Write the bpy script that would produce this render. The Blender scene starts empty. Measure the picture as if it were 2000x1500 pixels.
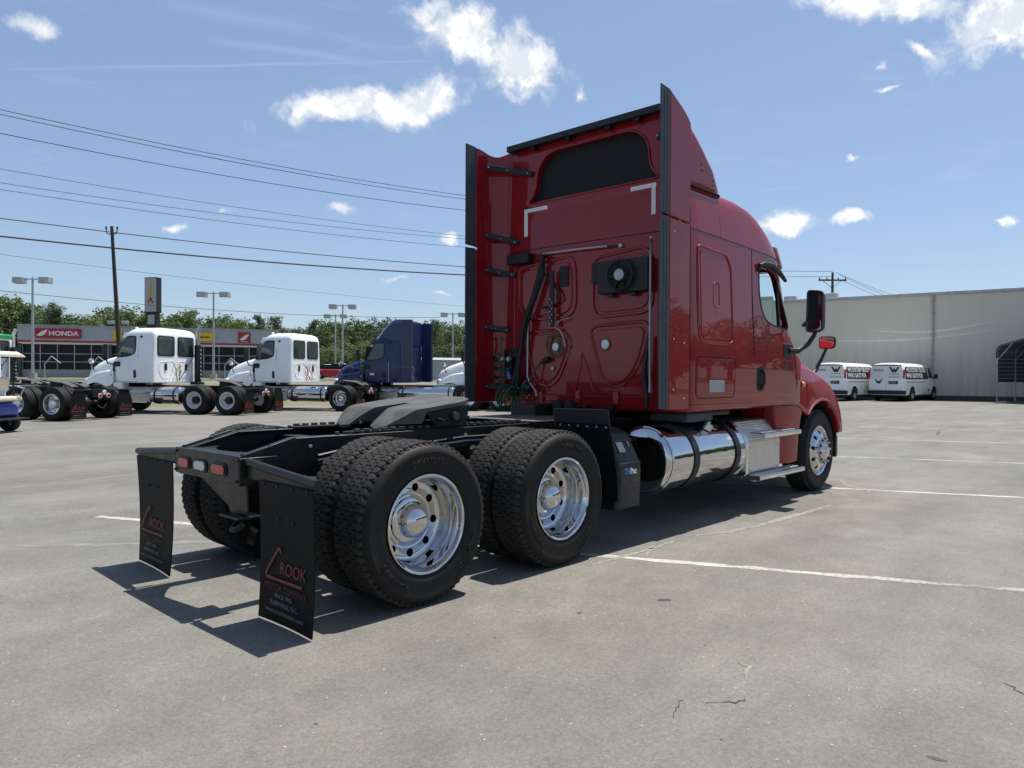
import bpy, bmesh, math, random
from mathutils import Vector, Matrix
R = math.radians
random.seed(7)
SC = bpy.context.scene
COL = SC.collection

# ------------------------------------------------------------------ camera
CAM = Vector((-2.9405, -4.6431, 1.4184))
YAW, PITCH, ROLL, FPX = 0.7519418, -0.0111312, 0.0053043, 1438.21
cy, sy, cp, sp = math.cos(YAW), math.sin(YAW), math.cos(PITCH), math.sin(PITCH)
FWD = Vector((cy*cp, sy*cp, sp)); _r = Vector((sy, -cy, 0)); _u = _r.cross(FWD)
RGT = _r*math.cos(ROLL)+_u*math.sin(ROLL); UPV = _u*math.cos(ROLL)-_r*math.sin(ROLL)
cd = bpy.data.cameras.new('camera'); cam = bpy.data.objects.new('camera', cd); COL.objects.link(cam)
cd.sensor_width = 36.0; cd.lens = FPX/2000*36.0; cd.clip_end = 3000; cd.clip_start = .05
m = Matrix((RGT, UPV, -FWD)).transposed().to_4x4(); m.translation = CAM; cam.matrix_world = m
SC.camera = cam

# ------------------------------------------------------------------ sun, sky, exposure
SUND = Vector((.355, -.02, 1)).normalized()
sl = bpy.data.lights.new('sun', 'SUN'); sl.energy = 5.0; sl.angle = R(.53); sl.color = (1, .955, .88)
so = bpy.data.objects.new('sun', sl); COL.objects.link(so); so.rotation_euler = SUND.to_track_quat('Z', 'Y').to_euler()
SC.view_settings.view_transform = 'Standard'; SC.view_settings.look = 'None'
SC.view_settings.exposure = 0.48; SC.view_settings.gamma = 1.0
SC.cycles.use_denoising = True
SC.cycles.max_bounces = 6; SC.cycles.diffuse_bounces = 3; SC.cycles.glossy_bounces = 4; SC.cycles.transmission_bounces = 6; SC.cycles.transparent_max_bounces = 12
SC.cycles.sample_clamp_indirect = 6.0

def direction(u, v):
    return (FWD+RGT*((u-1000)/FPX)-UPV*((v-750)/FPX)).normalized()
def at(u, depth, z=0.0):
    "ground position on the bearing of a landmark, depth metres ahead of the camera"
    p = CAM+(FWD+RGT*((u-1000)/FPX))*depth
    return Vector((p.x, p.y, z))

def world():
    w = bpy.data.worlds.new('World'); SC.world = w; w.use_nodes = True; w.cycles.sampling_method = 'MANUAL'; w.cycles.sample_map_resolution = 256
    nt = w.node_tree; N, L = nt.nodes, nt.links
    for n in list(N): N.remove(n)
    out = N.new('ShaderNodeOutputWorld'); bg = N.new('ShaderNodeBackground'); bg.inputs[1].default_value = 0.083
    sky = N.new('ShaderNodeTexSky'); sky.sky_type = 'NISHITA'; sky.sun_disc = False
    sky.sun_elevation = math.asin(SUND.z); sky.sun_rotation = math.atan2(SUND.x, SUND.y)
    sky.altitude = 150; sky.air_density = 1.0; sky.dust_density = .8; sky.ozone_density = 3.0
    tc = N.new('ShaderNodeTexCoord'); G = tc.outputs['Generated']
    def math_(op, a, b=None, c=None, clamp=False):
        n = N.new('ShaderNodeMath'); n.operation = op; n.use_clamp = clamp
        for i, x in enumerate((a, b, c)):
            if x is None: continue
            if isinstance(x, (int, float)): n.inputs[i].default_value = x
            else: L.new(x, n.inputs[i])
        return n.outputs[0]
    def vmath(op, a, b):
        n = N.new('ShaderNodeVectorMath'); n.operation = op
        for i, x in enumerate((a, b)):
            if isinstance(x, (tuple, list, Vector)): n.inputs[i].default_value = x
            else: L.new(x, n.inputs[i])
        return n
    def noise(vec, scale, detail, rough=.55, dist=0.0):
        n = N.new('ShaderNodeTexNoise'); n.inputs['Scale'].default_value = scale; n.inputs['Detail'].default_value = detail
        n.inputs['Roughness'].default_value = rough; n.inputs['Distortion'].default_value = dist
        L.new(vec, n.inputs['Vector']); return n
    # warp the direction a little so cloud outlines billow
    wn = noise(G, 7, 6, .62)
    wv = vmath('SUBTRACT', wn.outputs['Color'], (.5, .5, .5)).outputs[0]
    wv = vmath('MULTIPLY', wv, (.085, .085, .075)).outputs[0]
    D = vmath('ADD', G, wv).outputs[0]
    # cumulus seen from the lot: bearing centre, half extents, tilt in degrees, density
    clouds = [(895, 60, 125, 66, 22, 1), (1005, 112, 105, 78, 12, 1), (690, 212, 165, 44, -8, 1), (790, 202, 125, 58, -16, 1),
              (60, 50, 80, 34, 35, .35), (1740, 5, 240, 38, 6, .95), (1945, 45, 130, 70, -22, 1), (1790, 95, 60, 18, 4, .7),
              (1535, 437, 66, 30, 0, 1), (1665, 436, 58, 18, -3, .85), (1965, 433, 30, 12, 0, .75), (1155, 165, 34, 26, -20, .55),
              (660, 412, 34, 14, 8, .7), (345, 447, 55, 16, 0, .6), (445, 410, 35, 14, 0, .5), (885, 485, 26, 22, 0, .75), (770, 543, 42, 11, 0, .6), (860, 578, 34, 9, 0, .6),
              (1985, 115, 34, 30, 10, .6), (1705, 130, 34, 14, 0, .5), (1725, 173, 60, 11, 0, .45), (1670, 310, 26, 10, 0, .4),
              (2500, 250, 220, 60, 4, 1), (2900, 60, 260, 90, 0, 1), (-500, 150, 240, 70, 0, 1), (-1300, 60, 320, 120, 0, 1)]
    # chart of the half of the sky ahead of the lot (gnomonic, fixed in the world)
    fz_ = vmath('DOT_PRODUCT', D, tuple(FWD)).outputs['Value']; fs = math_('MAXIMUM', fz_, .05)
    cx = N.new('ShaderNodeCombineXYZ'); L.new(math_('DIVIDE', vmath('DOT_PRODUCT', D, tuple(RGT)).outputs['Value'], fs), cx.inputs[0]); L.new(math_('DIVIDE', vmath('DOT_PRODUCT', D, tuple(UPV)).outputs['Value'], fs), cx.inputs[1])
    acc = None
    for (u, v, a, b, t, s) in clouds:
        mp = N.new('ShaderNodeMapping'); mp.vector_type = 'TEXTURE'; mp.inputs['Location'].default_value = ((u-1000)/FPX, (750-v)/FPX, 0); mp.inputs['Rotation'].default_value = (0, 0, -R(t)); mp.inputs['Scale'].default_value = (a/FPX, b/FPX, 1); L.new(cx.outputs[0], mp.inputs[0])
        ln = N.new('ShaderNodeVectorMath'); ln.operation = 'LENGTH'; L.new(mp.outputs[0], ln.inputs[0])
        val = math_('SUBTRACT', s, ln.outputs['Value'])
        acc = val if acc is None else math_('MAXIMUM', acc, val)
    acc = math_('SUBTRACT', acc, math_('MULTIPLY', math_('LESS_THAN', fz_, .1), 9))
    acc = math_('MAXIMUM', acc, -1.0)
    # scattered cumulus over the rest of the sky
    hn = noise(G, 2.6, 3, .5)
    far = math_('MULTIPLY', math_('SUBTRACT', hn.outputs['Fac'], .66), 4.0)
    behind = math_('LESS_THAN', vmath('DOT_PRODUCT', G, tuple(FWD)).outputs['Value'], .45)
    acc = math_('MAXIMUM', acc, math_('ADD', math_('MULTIPLY', far, behind), math_('MULTIPLY', math_('SUBTRACT', 1, behind), -2)))
    fn = noise(D, 25, 7, .6)
    fn2 = noise(G, 70, 4, .6)
    f = math_('ADD', math_('MULTIPLY', math_('SUBTRACT', fn.outputs['Fac'], .5), 3.1), math_('MULTIPLY', math_('SUBTRACT', fn2.outputs['Fac'], .5), .45))
    dens = math_('ADD', math_('ADD', math_('MULTIPLY', acc, 1.7), .22), f)
    dens = math_('MULTIPLY', dens, .72, clamp=True)
    mr = N.new('ShaderNodeMapRange'); mr.interpolation_type = 'SMOOTHSTEP'; L.new(dens, mr.inputs[0]); mr.inputs[2].default_value = 1
    alpha = math_('MULTIPLY', mr.outputs[0], math_('ADD', math_('MULTIPLY', math_('MAXIMUM', acc, 0.0), .6), .70), clamp=True)
    # thin high wisps
    ws = vmath('MULTIPLY', G, (3.0, 3.0, 16.0)).outputs[0]
    cn = noise(ws, 2.4, 7, .62, .6)
    wis = math_('MULTIPLY', math_('SUBTRACT', cn.outputs['Fac'], .57), .6, clamp=True)
    # an old vapour trail and a feathered streak above the trucks
    for (ua, va, ub, vb, wd, al) in ((0, 136, 860, 119, .0022, .20), (400, 75, 760, 128, .006, .16), (300, 0, 620, 62, .012, .10)):
        pn = direction(ua, va).cross(direction(ub, vb)).normalized(); mid_ = (direction(ua, va)+direction(ub, vb)).normalized(); ext = math.cos(direction(ua, va).angle(mid_))
        dl = math_('ABSOLUTE', vmath('DOT_PRODUCT', vmath('ADD', vmath('MULTIPLY', G, (.92, .92, .92)).outputs[0], vmath('MULTIPLY', D, (.08, .08, .08)).outputs[0]).outputs[0], tuple(pn)).outputs['Value'])
        bl = math_('SUBTRACT', 1, math_('DIVIDE', dl, wd), clamp=True); en = math_('MULTIPLY', math_('SUBTRACT', vmath('DOT_PRODUCT', G, tuple(mid_)).outputs['Value'], ext), 1/(1-ext), clamp=True)
        wis = math_('MAXIMUM', wis, math_('MULTIPLY', math_('MULTIPLY', bl, math_('MULTIPLY', math_('SQRT', en), al)), math_('MULTIPLY', cn.outputs['Fac'], 1.9)))
    # cloud brightness: brighter towards the side of the sun (higher), greyer deep inside
    sh = vmath('ADD', D, tuple(Vector((.06, 0, .30))*.075)).outputs[0]
    sn = noise(sh, 26, 6, .6)
    lit = math_('ADD', math_('MULTIPLY', math_('SUBTRACT', fn.outputs['Fac'], sn.outputs['Fac']), 2.2), .88)
    lit = math_('SUBTRACT', lit, math_('MULTIPLY', math_('MAXIMUM', acc, 0.0), .12))
    lit = math_('MINIMUM', math_('MAXIMUM', lit, .66), 1.08)
    cc = N.new('ShaderNodeMix'); cc.data_type = 'RGBA'
    cc.inputs[6].default_value = (5.9, 6.6, 7.5, 1); cc.inputs[7].default_value = (9.6, 9.6, 9.5, 1)
    L.new(math_('MULTIPLY', math_('SUBTRACT', lit, .55), 2.0, clamp=True), cc.inputs[0])
    # the sky colour itself, slightly softened by summer haze
    hz = N.new('ShaderNodeMix'); hz.data_type = 'RGBA'; hz.inputs[0].default_value = .24; hz.inputs[7].default_value = (4.6, 6.2, 9.0, 1); L.new(sky.outputs[0], hz.inputs[6])
    m0 = N.new('ShaderNodeMix'); m0.data_type = 'RGBA'; L.new(wis, m0.inputs[0]); L.new(hz.outputs[2], m0.inputs[6]); m0.inputs[7].default_value = (6.2, 6.8, 7.6, 1)
    m1 = N.new('ShaderNodeMix'); m1.data_type = 'RGBA'; L.new(alpha, m1.inputs[0]); L.new(m0.outputs[2], m1.inputs[6]); L.new(cc.outputs[2], m1.inputs[7])
    L.new(m1.outputs[2], bg.inputs[0]); L.new(bg.outputs[0], out.inputs[0])
world()

# ------------------------------------------------------------------ materials
MATS = {}
def mat(name, col, rough=.5, metal=0.0, coat=0.0, var=.12, vs=6.0, bump=0.0, bs=80.0, trans=0.0, emit=None, spec=.5, rvar=.0, crough=.03, ior=1.45):
    m = bpy.data.materials.new(name); m.use_nodes = True; nt = m.node_tree; N, L = nt.nodes, nt.links
    b = N['Principled BSDF']; tc = N.new('ShaderNodeTexCoord')
    n = N.new('ShaderNodeTexNoise'); n.inputs['Scale'].default_value = vs; n.inputs['Detail'].default_value = 6; L.new(tc.outputs['Object'], n.inputs['Vector'])
    r = N.new('ShaderNodeMapRange'); L.new(n.outputs['Fac'], r.inputs[0]); r.inputs[1].default_value = .3; r.inputs[2].default_value = .7
    r.inputs[3].default_value = 1-var; r.inputs[4].default_value = 1+var
    mx = N.new('ShaderNodeVectorMath'); mx.operation = 'SCALE'; mx.inputs[0].default_value = col[:3]; L.new(r.outputs[0], mx.inputs['Scale'])
    L.new(mx.outputs[0], b.inputs['Base Color'])
    b.inputs['Roughness'].default_value = rough; b.inputs['Metallic'].default_value = metal
    b.inputs['Coat Weight'].default_value = coat; b.inputs['Coat Roughness'].default_value = crough; b.inputs['Specular IOR Level'].default_value = spec
    b.inputs['Transmission Weight'].default_value = trans; b.inputs['IOR'].default_value = ior
    if rvar:
        rr = N.new('ShaderNodeMapRange'); L.new(n.outputs['Fac'], rr.inputs[0]); rr.inputs[1].default_value = .3; rr.inputs[2].default_value = .7
        rr.inputs[3].default_value = max(0, rough-rvar); rr.inputs[4].default_value = rough+rvar; L.new(rr.outputs[0], b.inputs['Roughness'])
    if bump:
        n2 = N.new('ShaderNodeTexNoise'); n2.inputs['Scale'].default_value = bs; n2.inputs['Detail'].default_value = 4; L.new(tc.outputs['Object'], n2.inputs['Vector'])
        bp = N.new('ShaderNodeBump'); bp.inputs['Strength'].default_value = bump; bp.inputs['Distance'].default_value = .01
        L.new(n2.outputs['Fac'], bp.inputs['Height']); L.new(bp.outputs[0], b.inputs['Normal'])
    if emit: b.inputs['Emission Color'].default_value = (*emit[:3], 1); b.inputs['Emission Strength'].default_value = emit[3]
    MATS[name] = m; return m
M = MATS
def automotive_paint(name, col, dirt):
    "clear-coated paint with road film that gathers in soft patches and runs"
    m = bpy.data.materials.new(name); m.use_nodes = True; nt = m.node_tree; N, L = nt.nodes, nt.links; b = N['Principled BSDF']; tc = N.new('ShaderNodeTexCoord')
    n = N.new('ShaderNodeTexNoise'); n.inputs['Scale'].default_value = 2.2; n.inputs['Detail'].default_value = 8; n.inputs['Roughness'].default_value = .65; L.new(tc.outputs['Object'], n.inputs['Vector'])
    mp = N.new('ShaderNodeMapping'); mp.inputs['Scale'].default_value = (9, 9, .5); L.new(tc.outputs['Object'], mp.inputs['Vector'])
    n2 = N.new('ShaderNodeTexNoise'); n2.inputs['Scale'].default_value = 2; n2.inputs['Detail'].default_value = 5; L.new(mp.outputs[0], n2.inputs['Vector'])
    mu = N.new('ShaderNodeMath'); mu.operation = 'MULTIPLY'; L.new(n.outputs['Fac'], mu.inputs[0]); L.new(n2.outputs['Fac'], mu.inputs[1])
    r = N.new('ShaderNodeMapRange'); L.new(mu.outputs[0], r.inputs[0]); r.inputs[1].default_value = .20; r.inputs[2].default_value = .42; r.inputs[4].default_value = dirt
    mx = N.new('ShaderNodeMix'); mx.data_type = 'RGBA'; mx.inputs[6].default_value = (*col, 1); mx.inputs[7].default_value = (.10, .075, .065, 1); L.new(r.outputs[0], mx.inputs[0]); L.new(mx.outputs[2], b.inputs['Base Color'])
    b.inputs['Roughness'].default_value = .45; b.inputs['Specular IOR Level'].default_value = .12; b.inputs['Coat Weight'].default_value = .8
    rr = N.new('ShaderNodeMapRange'); L.new(n.outputs['Fac'], rr.inputs[0]); rr.inputs[1].default_value = .35; rr.inputs[2].default_value = .7; rr.inputs[3].default_value = .008; rr.inputs[4].default_value = .035; L.new(rr.outputs[0], b.inputs['Coat Roughness'])
    n3 = N.new('ShaderNodeTexNoise'); n3.inputs['Scale'].default_value = 1.6; n3.inputs['Detail'].default_value = 2; L.new(tc.outputs['Object'], n3.inputs['Vector'])
    bp = N.new('ShaderNodeBump'); bp.inputs['Strength'].default_value = .04; bp.inputs['Distance'].default_value = .02; L.new(n3.outputs['Fac'], bp.inputs['Height']); L.new(bp.outputs[0], b.inputs['Coat Normal'])
    MATS[name] = m
automotive_paint('red_paint', (.248, .005, .0105), .11)
mat('black_paint', (.005, .005, .0053), .42, 0, .10, .2, 9, .05, 60, rvar=.1)
mat('black_plastic', (.009, .009, .0105), .5, 0, 0, .2, 12, .08, 150)
mat('grey_rubber_trim', (.055, .064, .075), .6, 0, 0, .15, 10)
mat('rubber', (.0105, .010, .0095), .62, 0, 0, .3, 14, .15, 120, spec=.3)
mat('tread_rubber', (.030, .0285, .0265), .8, 0, 0, .35, 18, .2, 160, spec=.3)
mat('flap_rubber', (.004, .004, .0038), .62, 0, 0, .25, 7, .1, 60, spec=.22)
mat('chrome', (.60, .60, .61), .045, 1, 0, .03, 8, rvar=.03)
mat('polished_aluminium', (.72, .72, .71), .13, 1, 0, .05, 10, rvar=.05)
mat('brushed_aluminium', (.62, .62, .61), .36, 1, 0, .1, 12, .12, 220, rvar=.08)
mat('dark_steel', (.009, .009, .0085), .6, .1, 0, .5, 12, .15, 70, rvar=.12)
mat('greased_steel', (.074, .069, .061), .55, .05, 0, .35, 7, .2, 40, rvar=.12)
mat('galvanised', (.40, .42, .44), .45, .6, 0, .15, 4)
mat('hole', (.002, .002, .002), .9, 0, 0, 0)
mat('screen_dark', (.012, .010, .014), .8, 0, 0, .2, 200)
mat('white_paint', (.86, .88, .88), .35, 0, .7, .03, 3, spec=.5)
automotive_paint('blue_paint', (.006, .015, .074), .06)
mat('green_paint', (.01, .32, .06), .35, 0, .8, .05, 3)
mat('cart_blue', (.012, .05, .36), .3, 0, .9, .05, 3)
mat('cream', (.68, .62, .47), .5, 0, .2, .06, 5)
mat('glass', (.012, .016, .018), .02, 0, .3, 0, trans=0.0, spec=.9)
mat('clear_glass', (.86, .95, .94), .0, 0, 0, 0, trans=1.0, ior=1.02, spec=.6)
mat('dark_glass', (.006, .007, .008), .12, 0, 0, .1, 2, spec=.25)
mat('mirror', (.85, .87, .88), .01, 1, 0, 0)
mat('red_lens', (.42, .012, .012), .18, 0, .6, .1, 60)
mat('clear_lens', (.52, .53, .52), .2, 0, .6, .1, 60)
mat('amber_lens', (.75, .25, .02), .18, 0, .6, .1, 60)
mat('white_vinyl', (.72, .72, .70), .5, 0, 0, .08, 20)
mat('grey_vinyl', (.36, .37, .37), .5, 0, 0, .12, 20)
mat('dim_white_print', (.15, .15, .155), .6, 0, 0, .25, 40)
mat('red_print', (.17, .028, .03), .6, 0, 0, .2, 30)
mat('dull_red_print', (.08, .02, .022), .6, 0, 0, .25, 30)
mat('black_print', (.012, .012, .014), .5, 0, 0, .1, 20)
mat('blue_print', (.06, .22, .62), .5, 0, 0, .1, 20)
mat('green_hose', (.008, .085, .04), .5, 0, 0, .2, 30)
mat('red_hose', (.42, .02, .025), .5, 0, 0, .2, 30)
mat('yellow_hose', (.55, .5, .05), .5, 0, 0, .2, 30)
mat('sign_red', (.36, .012, .025), .5, 0, .1, .06, 4)
mat('sign_yellow', (.72, .46, .02), .5, 0, .1, .06, 4)
mat('gold', (.45, .30, .06), .5, 0, 0, .15, 10)
mat('fascia_grey', (.40, .42, .44), .5, .1, 0, .06, 1.5)
mat('wood_pole', (.045, .036, .03), .85, 0, 0, .4, 14, .3, 40)
mat('wire', (.012, .012, .014), .7, 0, 0, .1)
mat('concrete', (.38, .36, .32), .85, 0, 0, .15, 3, .2, 30)
mat('bark', (.085, .065, .05), .9, 0, 0, .35, 8, .4, 30)
mat('tinted_glass', (.035, .052, .046), .03, 0, .4, .25, 3, spec=.7)
mat('rim_white', (.66, .67, .66), .35, 0, .3, .06, 10)
mat('seat_fabric', (.05, .05, .055), .8, 0, 0, .15, 10)

# ------------------------------------------------------------------ mesh helpers
class MB:
    def __init__(s): s.v = []; s.f = []; s.mi = []
    def add(s, vs, fs, mi=0):
        o = len(s.v); s.v += [tuple(p) for p in vs]; s.f += [tuple(i+o for i in f) for f in fs]; s.mi += [mi]*len(fs); return s
    def box(s, c, d, rot=None, mi=0):
        hx, hy, hz = d[0]/2, d[1]/2, d[2]/2; c = Vector(c)
        vs = [Vector((x, y, z)) for x in (-hx, hx) for y in (-hy, hy) for z in (-hz, hz)]
        if rot is not None: vs = [rot @ p for p in vs]
        return s.add([p+c for p in vs], [(0, 1, 3, 2), (4, 6, 7, 5), (0, 4, 5, 1), (2, 3, 7, 6), (0, 2, 6, 4), (1, 5, 7, 3)], mi)
    def bb(s, x0, x1, y0, y1, z0, z1, mi=0):
        return s.box(((x0+x1)/2, (y0+y1)/2, (z0+z1)/2), (abs(x1-x0), abs(y1-y0), abs(z1-z0)), None, mi)
    def beam(s, a, b, w, h, up=(0, 0, 1), mi=0):
        a, b = Vector(a), Vector(b); t = (b-a); l = t.length; t.normalize(); up = Vector(up)
        if abs(t.dot(up)) > .98: up = Vector((1, 0, 0))
        sd = t.cross(up).normalized(); u2 = sd.cross(t)
        return s.box((a+b)/2, (l, w, h), Matrix((t, sd, u2)).transposed(), mi)
    def prism(s, poly, ax, d0, d1, mi=0):
        "polygon in the two other axes, pushed along ax from d0 to d1"
        def p3(p, d):
            return {'x': (d, p[0], p[1]), 'y': (p[0], d, p[1]), 'z': (p[0], p[1], d)}[ax]
        n = len(poly); vs = [p3(p, d0) for p in poly]+[p3(p, d1) for p in poly]
        fs = [tuple(range(n))[::-1], tuple(range(n, 2*n))]+[(i, (i+1) % n, n+(i+1) % n, n+i) for i in range(n)]
        return s.add(vs, fs, mi)
    def ringloft(s, rings, cap=True, closed=True, mi=0):
        n = len(rings[0]); vs = [p for r in rings for p in r]; fs = []
        for i in range(len(rings)-1):
            for j in range(n if closed else n-1):
                k = (j+1) % n; fs.append((i*n+j, i*n+k, (i+1)*n+k, (i+1)*n+j))
        if cap: fs += [tuple(range(n))[::-1], tuple(range((len(rings)-1)*n, len(rings)*n))]
        return s.add(vs, fs, mi)
    def lathe(s, prof, c=(0, 0, 0), ax='y', seg=32, mi=0, a0=0., a1=2*math.pi):
        "prof: (radius, offset along ax)"
        full = abs(a1-a0-2*math.pi) < 1e-6; ns = seg if full else seg+1; vs = []; fs = []
        for (r, h) in prof:
            for j in range(ns):
                a = a0+(a1-a0)*j/seg; ca, sa = r*math.cos(a), r*math.sin(a)
                vs.append({'y': (c[0]+ca, c[1]+h, c[2]+sa), 'x': (c[0]+h, c[1]+ca, c[2]+sa), 'z': (c[0]+ca, c[1]+sa, c[2]+h)}[ax])
        for i in range(len(prof)-1):
            for j in range(seg if full else seg):
                k = (j+1) % ns; fs.append((i*ns+j, i*ns+k, (i+1)*ns+k, (i+1)*ns+j))
        return s.add(vs, fs, mi)
    def cyl(s, a, b, r0, r1=None, seg=14, mi=0):
        return s.tube([a, b], [r0, r0 if r1 is None else r1], seg, mi)
    def tube(s, path, r, seg=8, mi=0, cap=True):
        P = [Vector(p) for p in path]; rs = r if isinstance(r, (list, tuple)) else [r]*len(P); rings = []; nrm = None
        for i, p in enumerate(P):
            t = ((P[i+1]-p) if i == 0 else (p-P[i-1]) if i == len(P)-1 else (P[i+1]-P[i-1])).normalized()
            if nrm is None: nrm = t.orthogonal().normalized()
            nrm = (nrm-t*nrm.dot(t)); nrm = nrm.normalized() if nrm.length > 1e-6 else t.orthogonal().normalized(); b = t.cross(nrm)
            rings.append([p+(nrm*math.cos(2*math.pi*j/seg)+b*math.sin(2*math.pi*j/seg))*rs[i] for j in range(seg)])
        return s.ringloft(rings, cap, True, mi)
    def ball(s, c, r, seg=12, mi=0, sq=(1, 1, 1)):
        n = seg//2; vs = []; fs = []
        for i in range(n+1):
            a = math.pi*i/n
            for j in range(seg):
                b = 2*math.pi*j/seg; vs.append((c[0]+r*sq[0]*math.sin(a)*math.cos(b), c[1]+r*sq[1]*math.sin(a)*math.sin(b), c[2]+r*sq[2]*math.cos(a)))
        for i in range(n):
            for j in range(seg): fs.append((i*seg+j, i*seg+(j+1) % seg, (i+1)*seg+(j+1) % seg, (i+1)*seg+j))
        return s.add(vs, fs, mi)
    def mesh(s, name, mats, smooth=38):
        me = bpy.data.meshes.new(name); me.from_pydata(s.v, [], s.f)
        bm = bmesh.new(); bm.from_mesh(me); bmesh.ops.remove_doubles(bm, verts=bm.verts, dist=1e-5)
        bmesh.ops.recalc_face_normals(bm, faces=bm.faces)
        keep = len(bm.faces) == len(s.mi); bm.to_mesh(me); bm.free()
        if len(s.mi) and max(s.mi) > 0 and keep: me.polygons.foreach_set('material_index', s.mi)
        for m_ in (mats if isinstance(mats, (list, tuple)) else [mats]): me.materials.append(M[m_] if isinstance(m_, str) else m_)
        if smooth: me.polygons.foreach_set('use_smooth', [True]*len(me.polygons)); me.set_sharp_from_angle(angle=R(smooth))
        return me
    def build(s, name, mats, parent=None, smooth=38, bevel=0, seg=2, loc=None, lim=35):
        return obj(name, s.mesh(name, mats, smooth), parent, bevel, seg, loc, lim)

def obj(name, me, parent=None, bevel=0, seg=2, loc=None, lim=35):
    o = bpy.data.objects.new(name, me); COL.objects.link(o)
    if parent is not None: o.parent = parent
    if loc is not None: o.location = loc
    if bevel:
        b = o.modifiers.new('edge', 'BEVEL'); b.width = bevel; b.segments = seg; b.limit_method = 'ANGLE'; b.angle_limit = R(lim); b.harden_normals = False
    return o
def bake(o):
    "turn the modifiers of o into plain mesh"
    dg = bpy.context.evaluated_depsgraph_get(); me = bpy.data.meshes.new_from_object(o.evaluated_get(dg)); o.modifiers.clear(); o.data = me; return o
def cut(o, cutter_mb):
    c = cutter_mb.build('cutter', 'hole', None, 0); b = o.modifiers.new('cut', 'BOOLEAN'); b.operation = 'DIFFERENCE'; b.object = c; b.solver = 'EXACT'
    bpy.context.view_layer.update(); bake(o); me = c.data; bpy.data.objects.remove(c); bpy.data.meshes.remove(me)
    o.data.polygons.foreach_set('use_smooth', [True]*len(o.data.polygons)); o.data.set_sharp_from_angle(angle=R(30)); return o
def thing(name, label, cat, loc=(0, 0, 0), rz=0, group=None):
    o = bpy.data.objects.new(name, None); COL.objects.link(o); o.location = loc; o.rotation_euler = (0, 0, rz); o.empty_display_size = .2
    o['label'] = label; o['category'] = cat
    if group: o['group'] = group
    return o
def tag(o, label, cat, group=None):
    o['label'] = label; o['category'] = cat
    if group: o['group'] = group
    return o
def struct(o): o['kind'] = 'structure'; return o
def stuff(o): o['kind'] = 'stuff'; return o
def copy_tree(o, parent=None, kids={}):
    c = o.copy(); COL.objects.link(c); c.parent = parent
    for ch in list(o.children): copy_tree(ch, c)
    return c
def text(name, body, size, org, right, up, matname, parent=None, ext=.001, align='CENTER', width=1.0, shear=0, bold=0.0, spacing=1.0):
    cu = bpy.data.curves.new(name, 'FONT'); cu.body = body; cu.size = size; cu.extrude = ext; cu.align_x = align; cu.align_y = 'CENTER'
    cu.shear = shear; cu.offset = bold; cu.space_character = spacing; cu.resolution_u = 3
    t = bpy.data.objects.new(name, cu); COL.objects.link(t); bpy.context.view_layer.update()
    me = bpy.data.meshes.new_from_object(t.evaluated_get(bpy.context.evaluated_depsgraph_get())); bpy.data.objects.remove(t)
    right, up = Vector(right).normalized(), Vector(up).normalized(); n = right.cross(up); org = Vector(org)
    for v in me.vertices: p = v.co; v.co = org+right*(p.x*width)+up*p.y+n*p.z
    me.materials.clear(); me.materials.append(M[matname]); return obj(name, me, parent)
def arc_text(name, body, size, c, r, a_mid, right, up, matname, parent, ext=.002, flip=False):
    "letters set round a circle in the plane of right/up"
    cu = bpy.data.curves.new(name, 'FONT'); cu.body = body; cu.size = size; cu.extrude = ext; cu.align_x = 'CENTER'; cu.align_y = 'CENTER'; cu.space_character = 1.15; cu.offset = .001
    t = bpy.data.objects.new(name, cu); COL.objects.link(t); bpy.context.view_layer.update()
    me = bpy.data.meshes.new_from_object(t.evaluated_get(bpy.context.evaluated_depsgraph_get())); bpy.data.objects.remove(t)
    right, up = Vector(right), Vector(up); n = right.cross(up); c = Vector(c)
    for v in me.vertices:
        p = v.co
        if flip: a = a_mid+p.x/r; rr = r-p.y
        else: a = a_mid-p.x/r; rr = r+p.y
        v.co = c+right*(rr*math.cos(a))+up*(rr*math.sin(a))+n*p.z
    me.materials.clear(); me.materials.append(M[matname]); return obj(name, me, parent)
def rrect(x0, x1, z0, z1, r, n=5):
    pts = []
    for (cx, cz, a0) in ((x1-r, z1-r, 0), (x0+r, z1-r, 90), (x0+r, z0+r, 180), (x1-r, z0+r, 270)):
        for i in range(n+1): a = R(a0+90*i/n); pts.append((cx+r*math.cos(a), cz+r*math.sin(a)))
    return pts
def roundpoly(P, r, n=4):
    "polygon with its corners rounded by quadratic arcs"
    out = []; k = len(P)
    for i in range(k):
        a, b, c = Vector(P[i-1]), Vector(P[i]), Vector(P[(i+1) % k]); rr = r[i] if isinstance(r, (list, tuple)) else r
        d0 = min(rr, (a-b).length*.48); d1 = min(rr, (c-b).length*.48); p0 = b+(a-b).normalized()*d0; p1 = b+(c-b).normalized()*d1
        for j in range(n+1): t = j/n; q = p0*(1-t)**2+b*2*t*(1-t)+p1*t*t; out.append((q.x, q.y))
    return out
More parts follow.
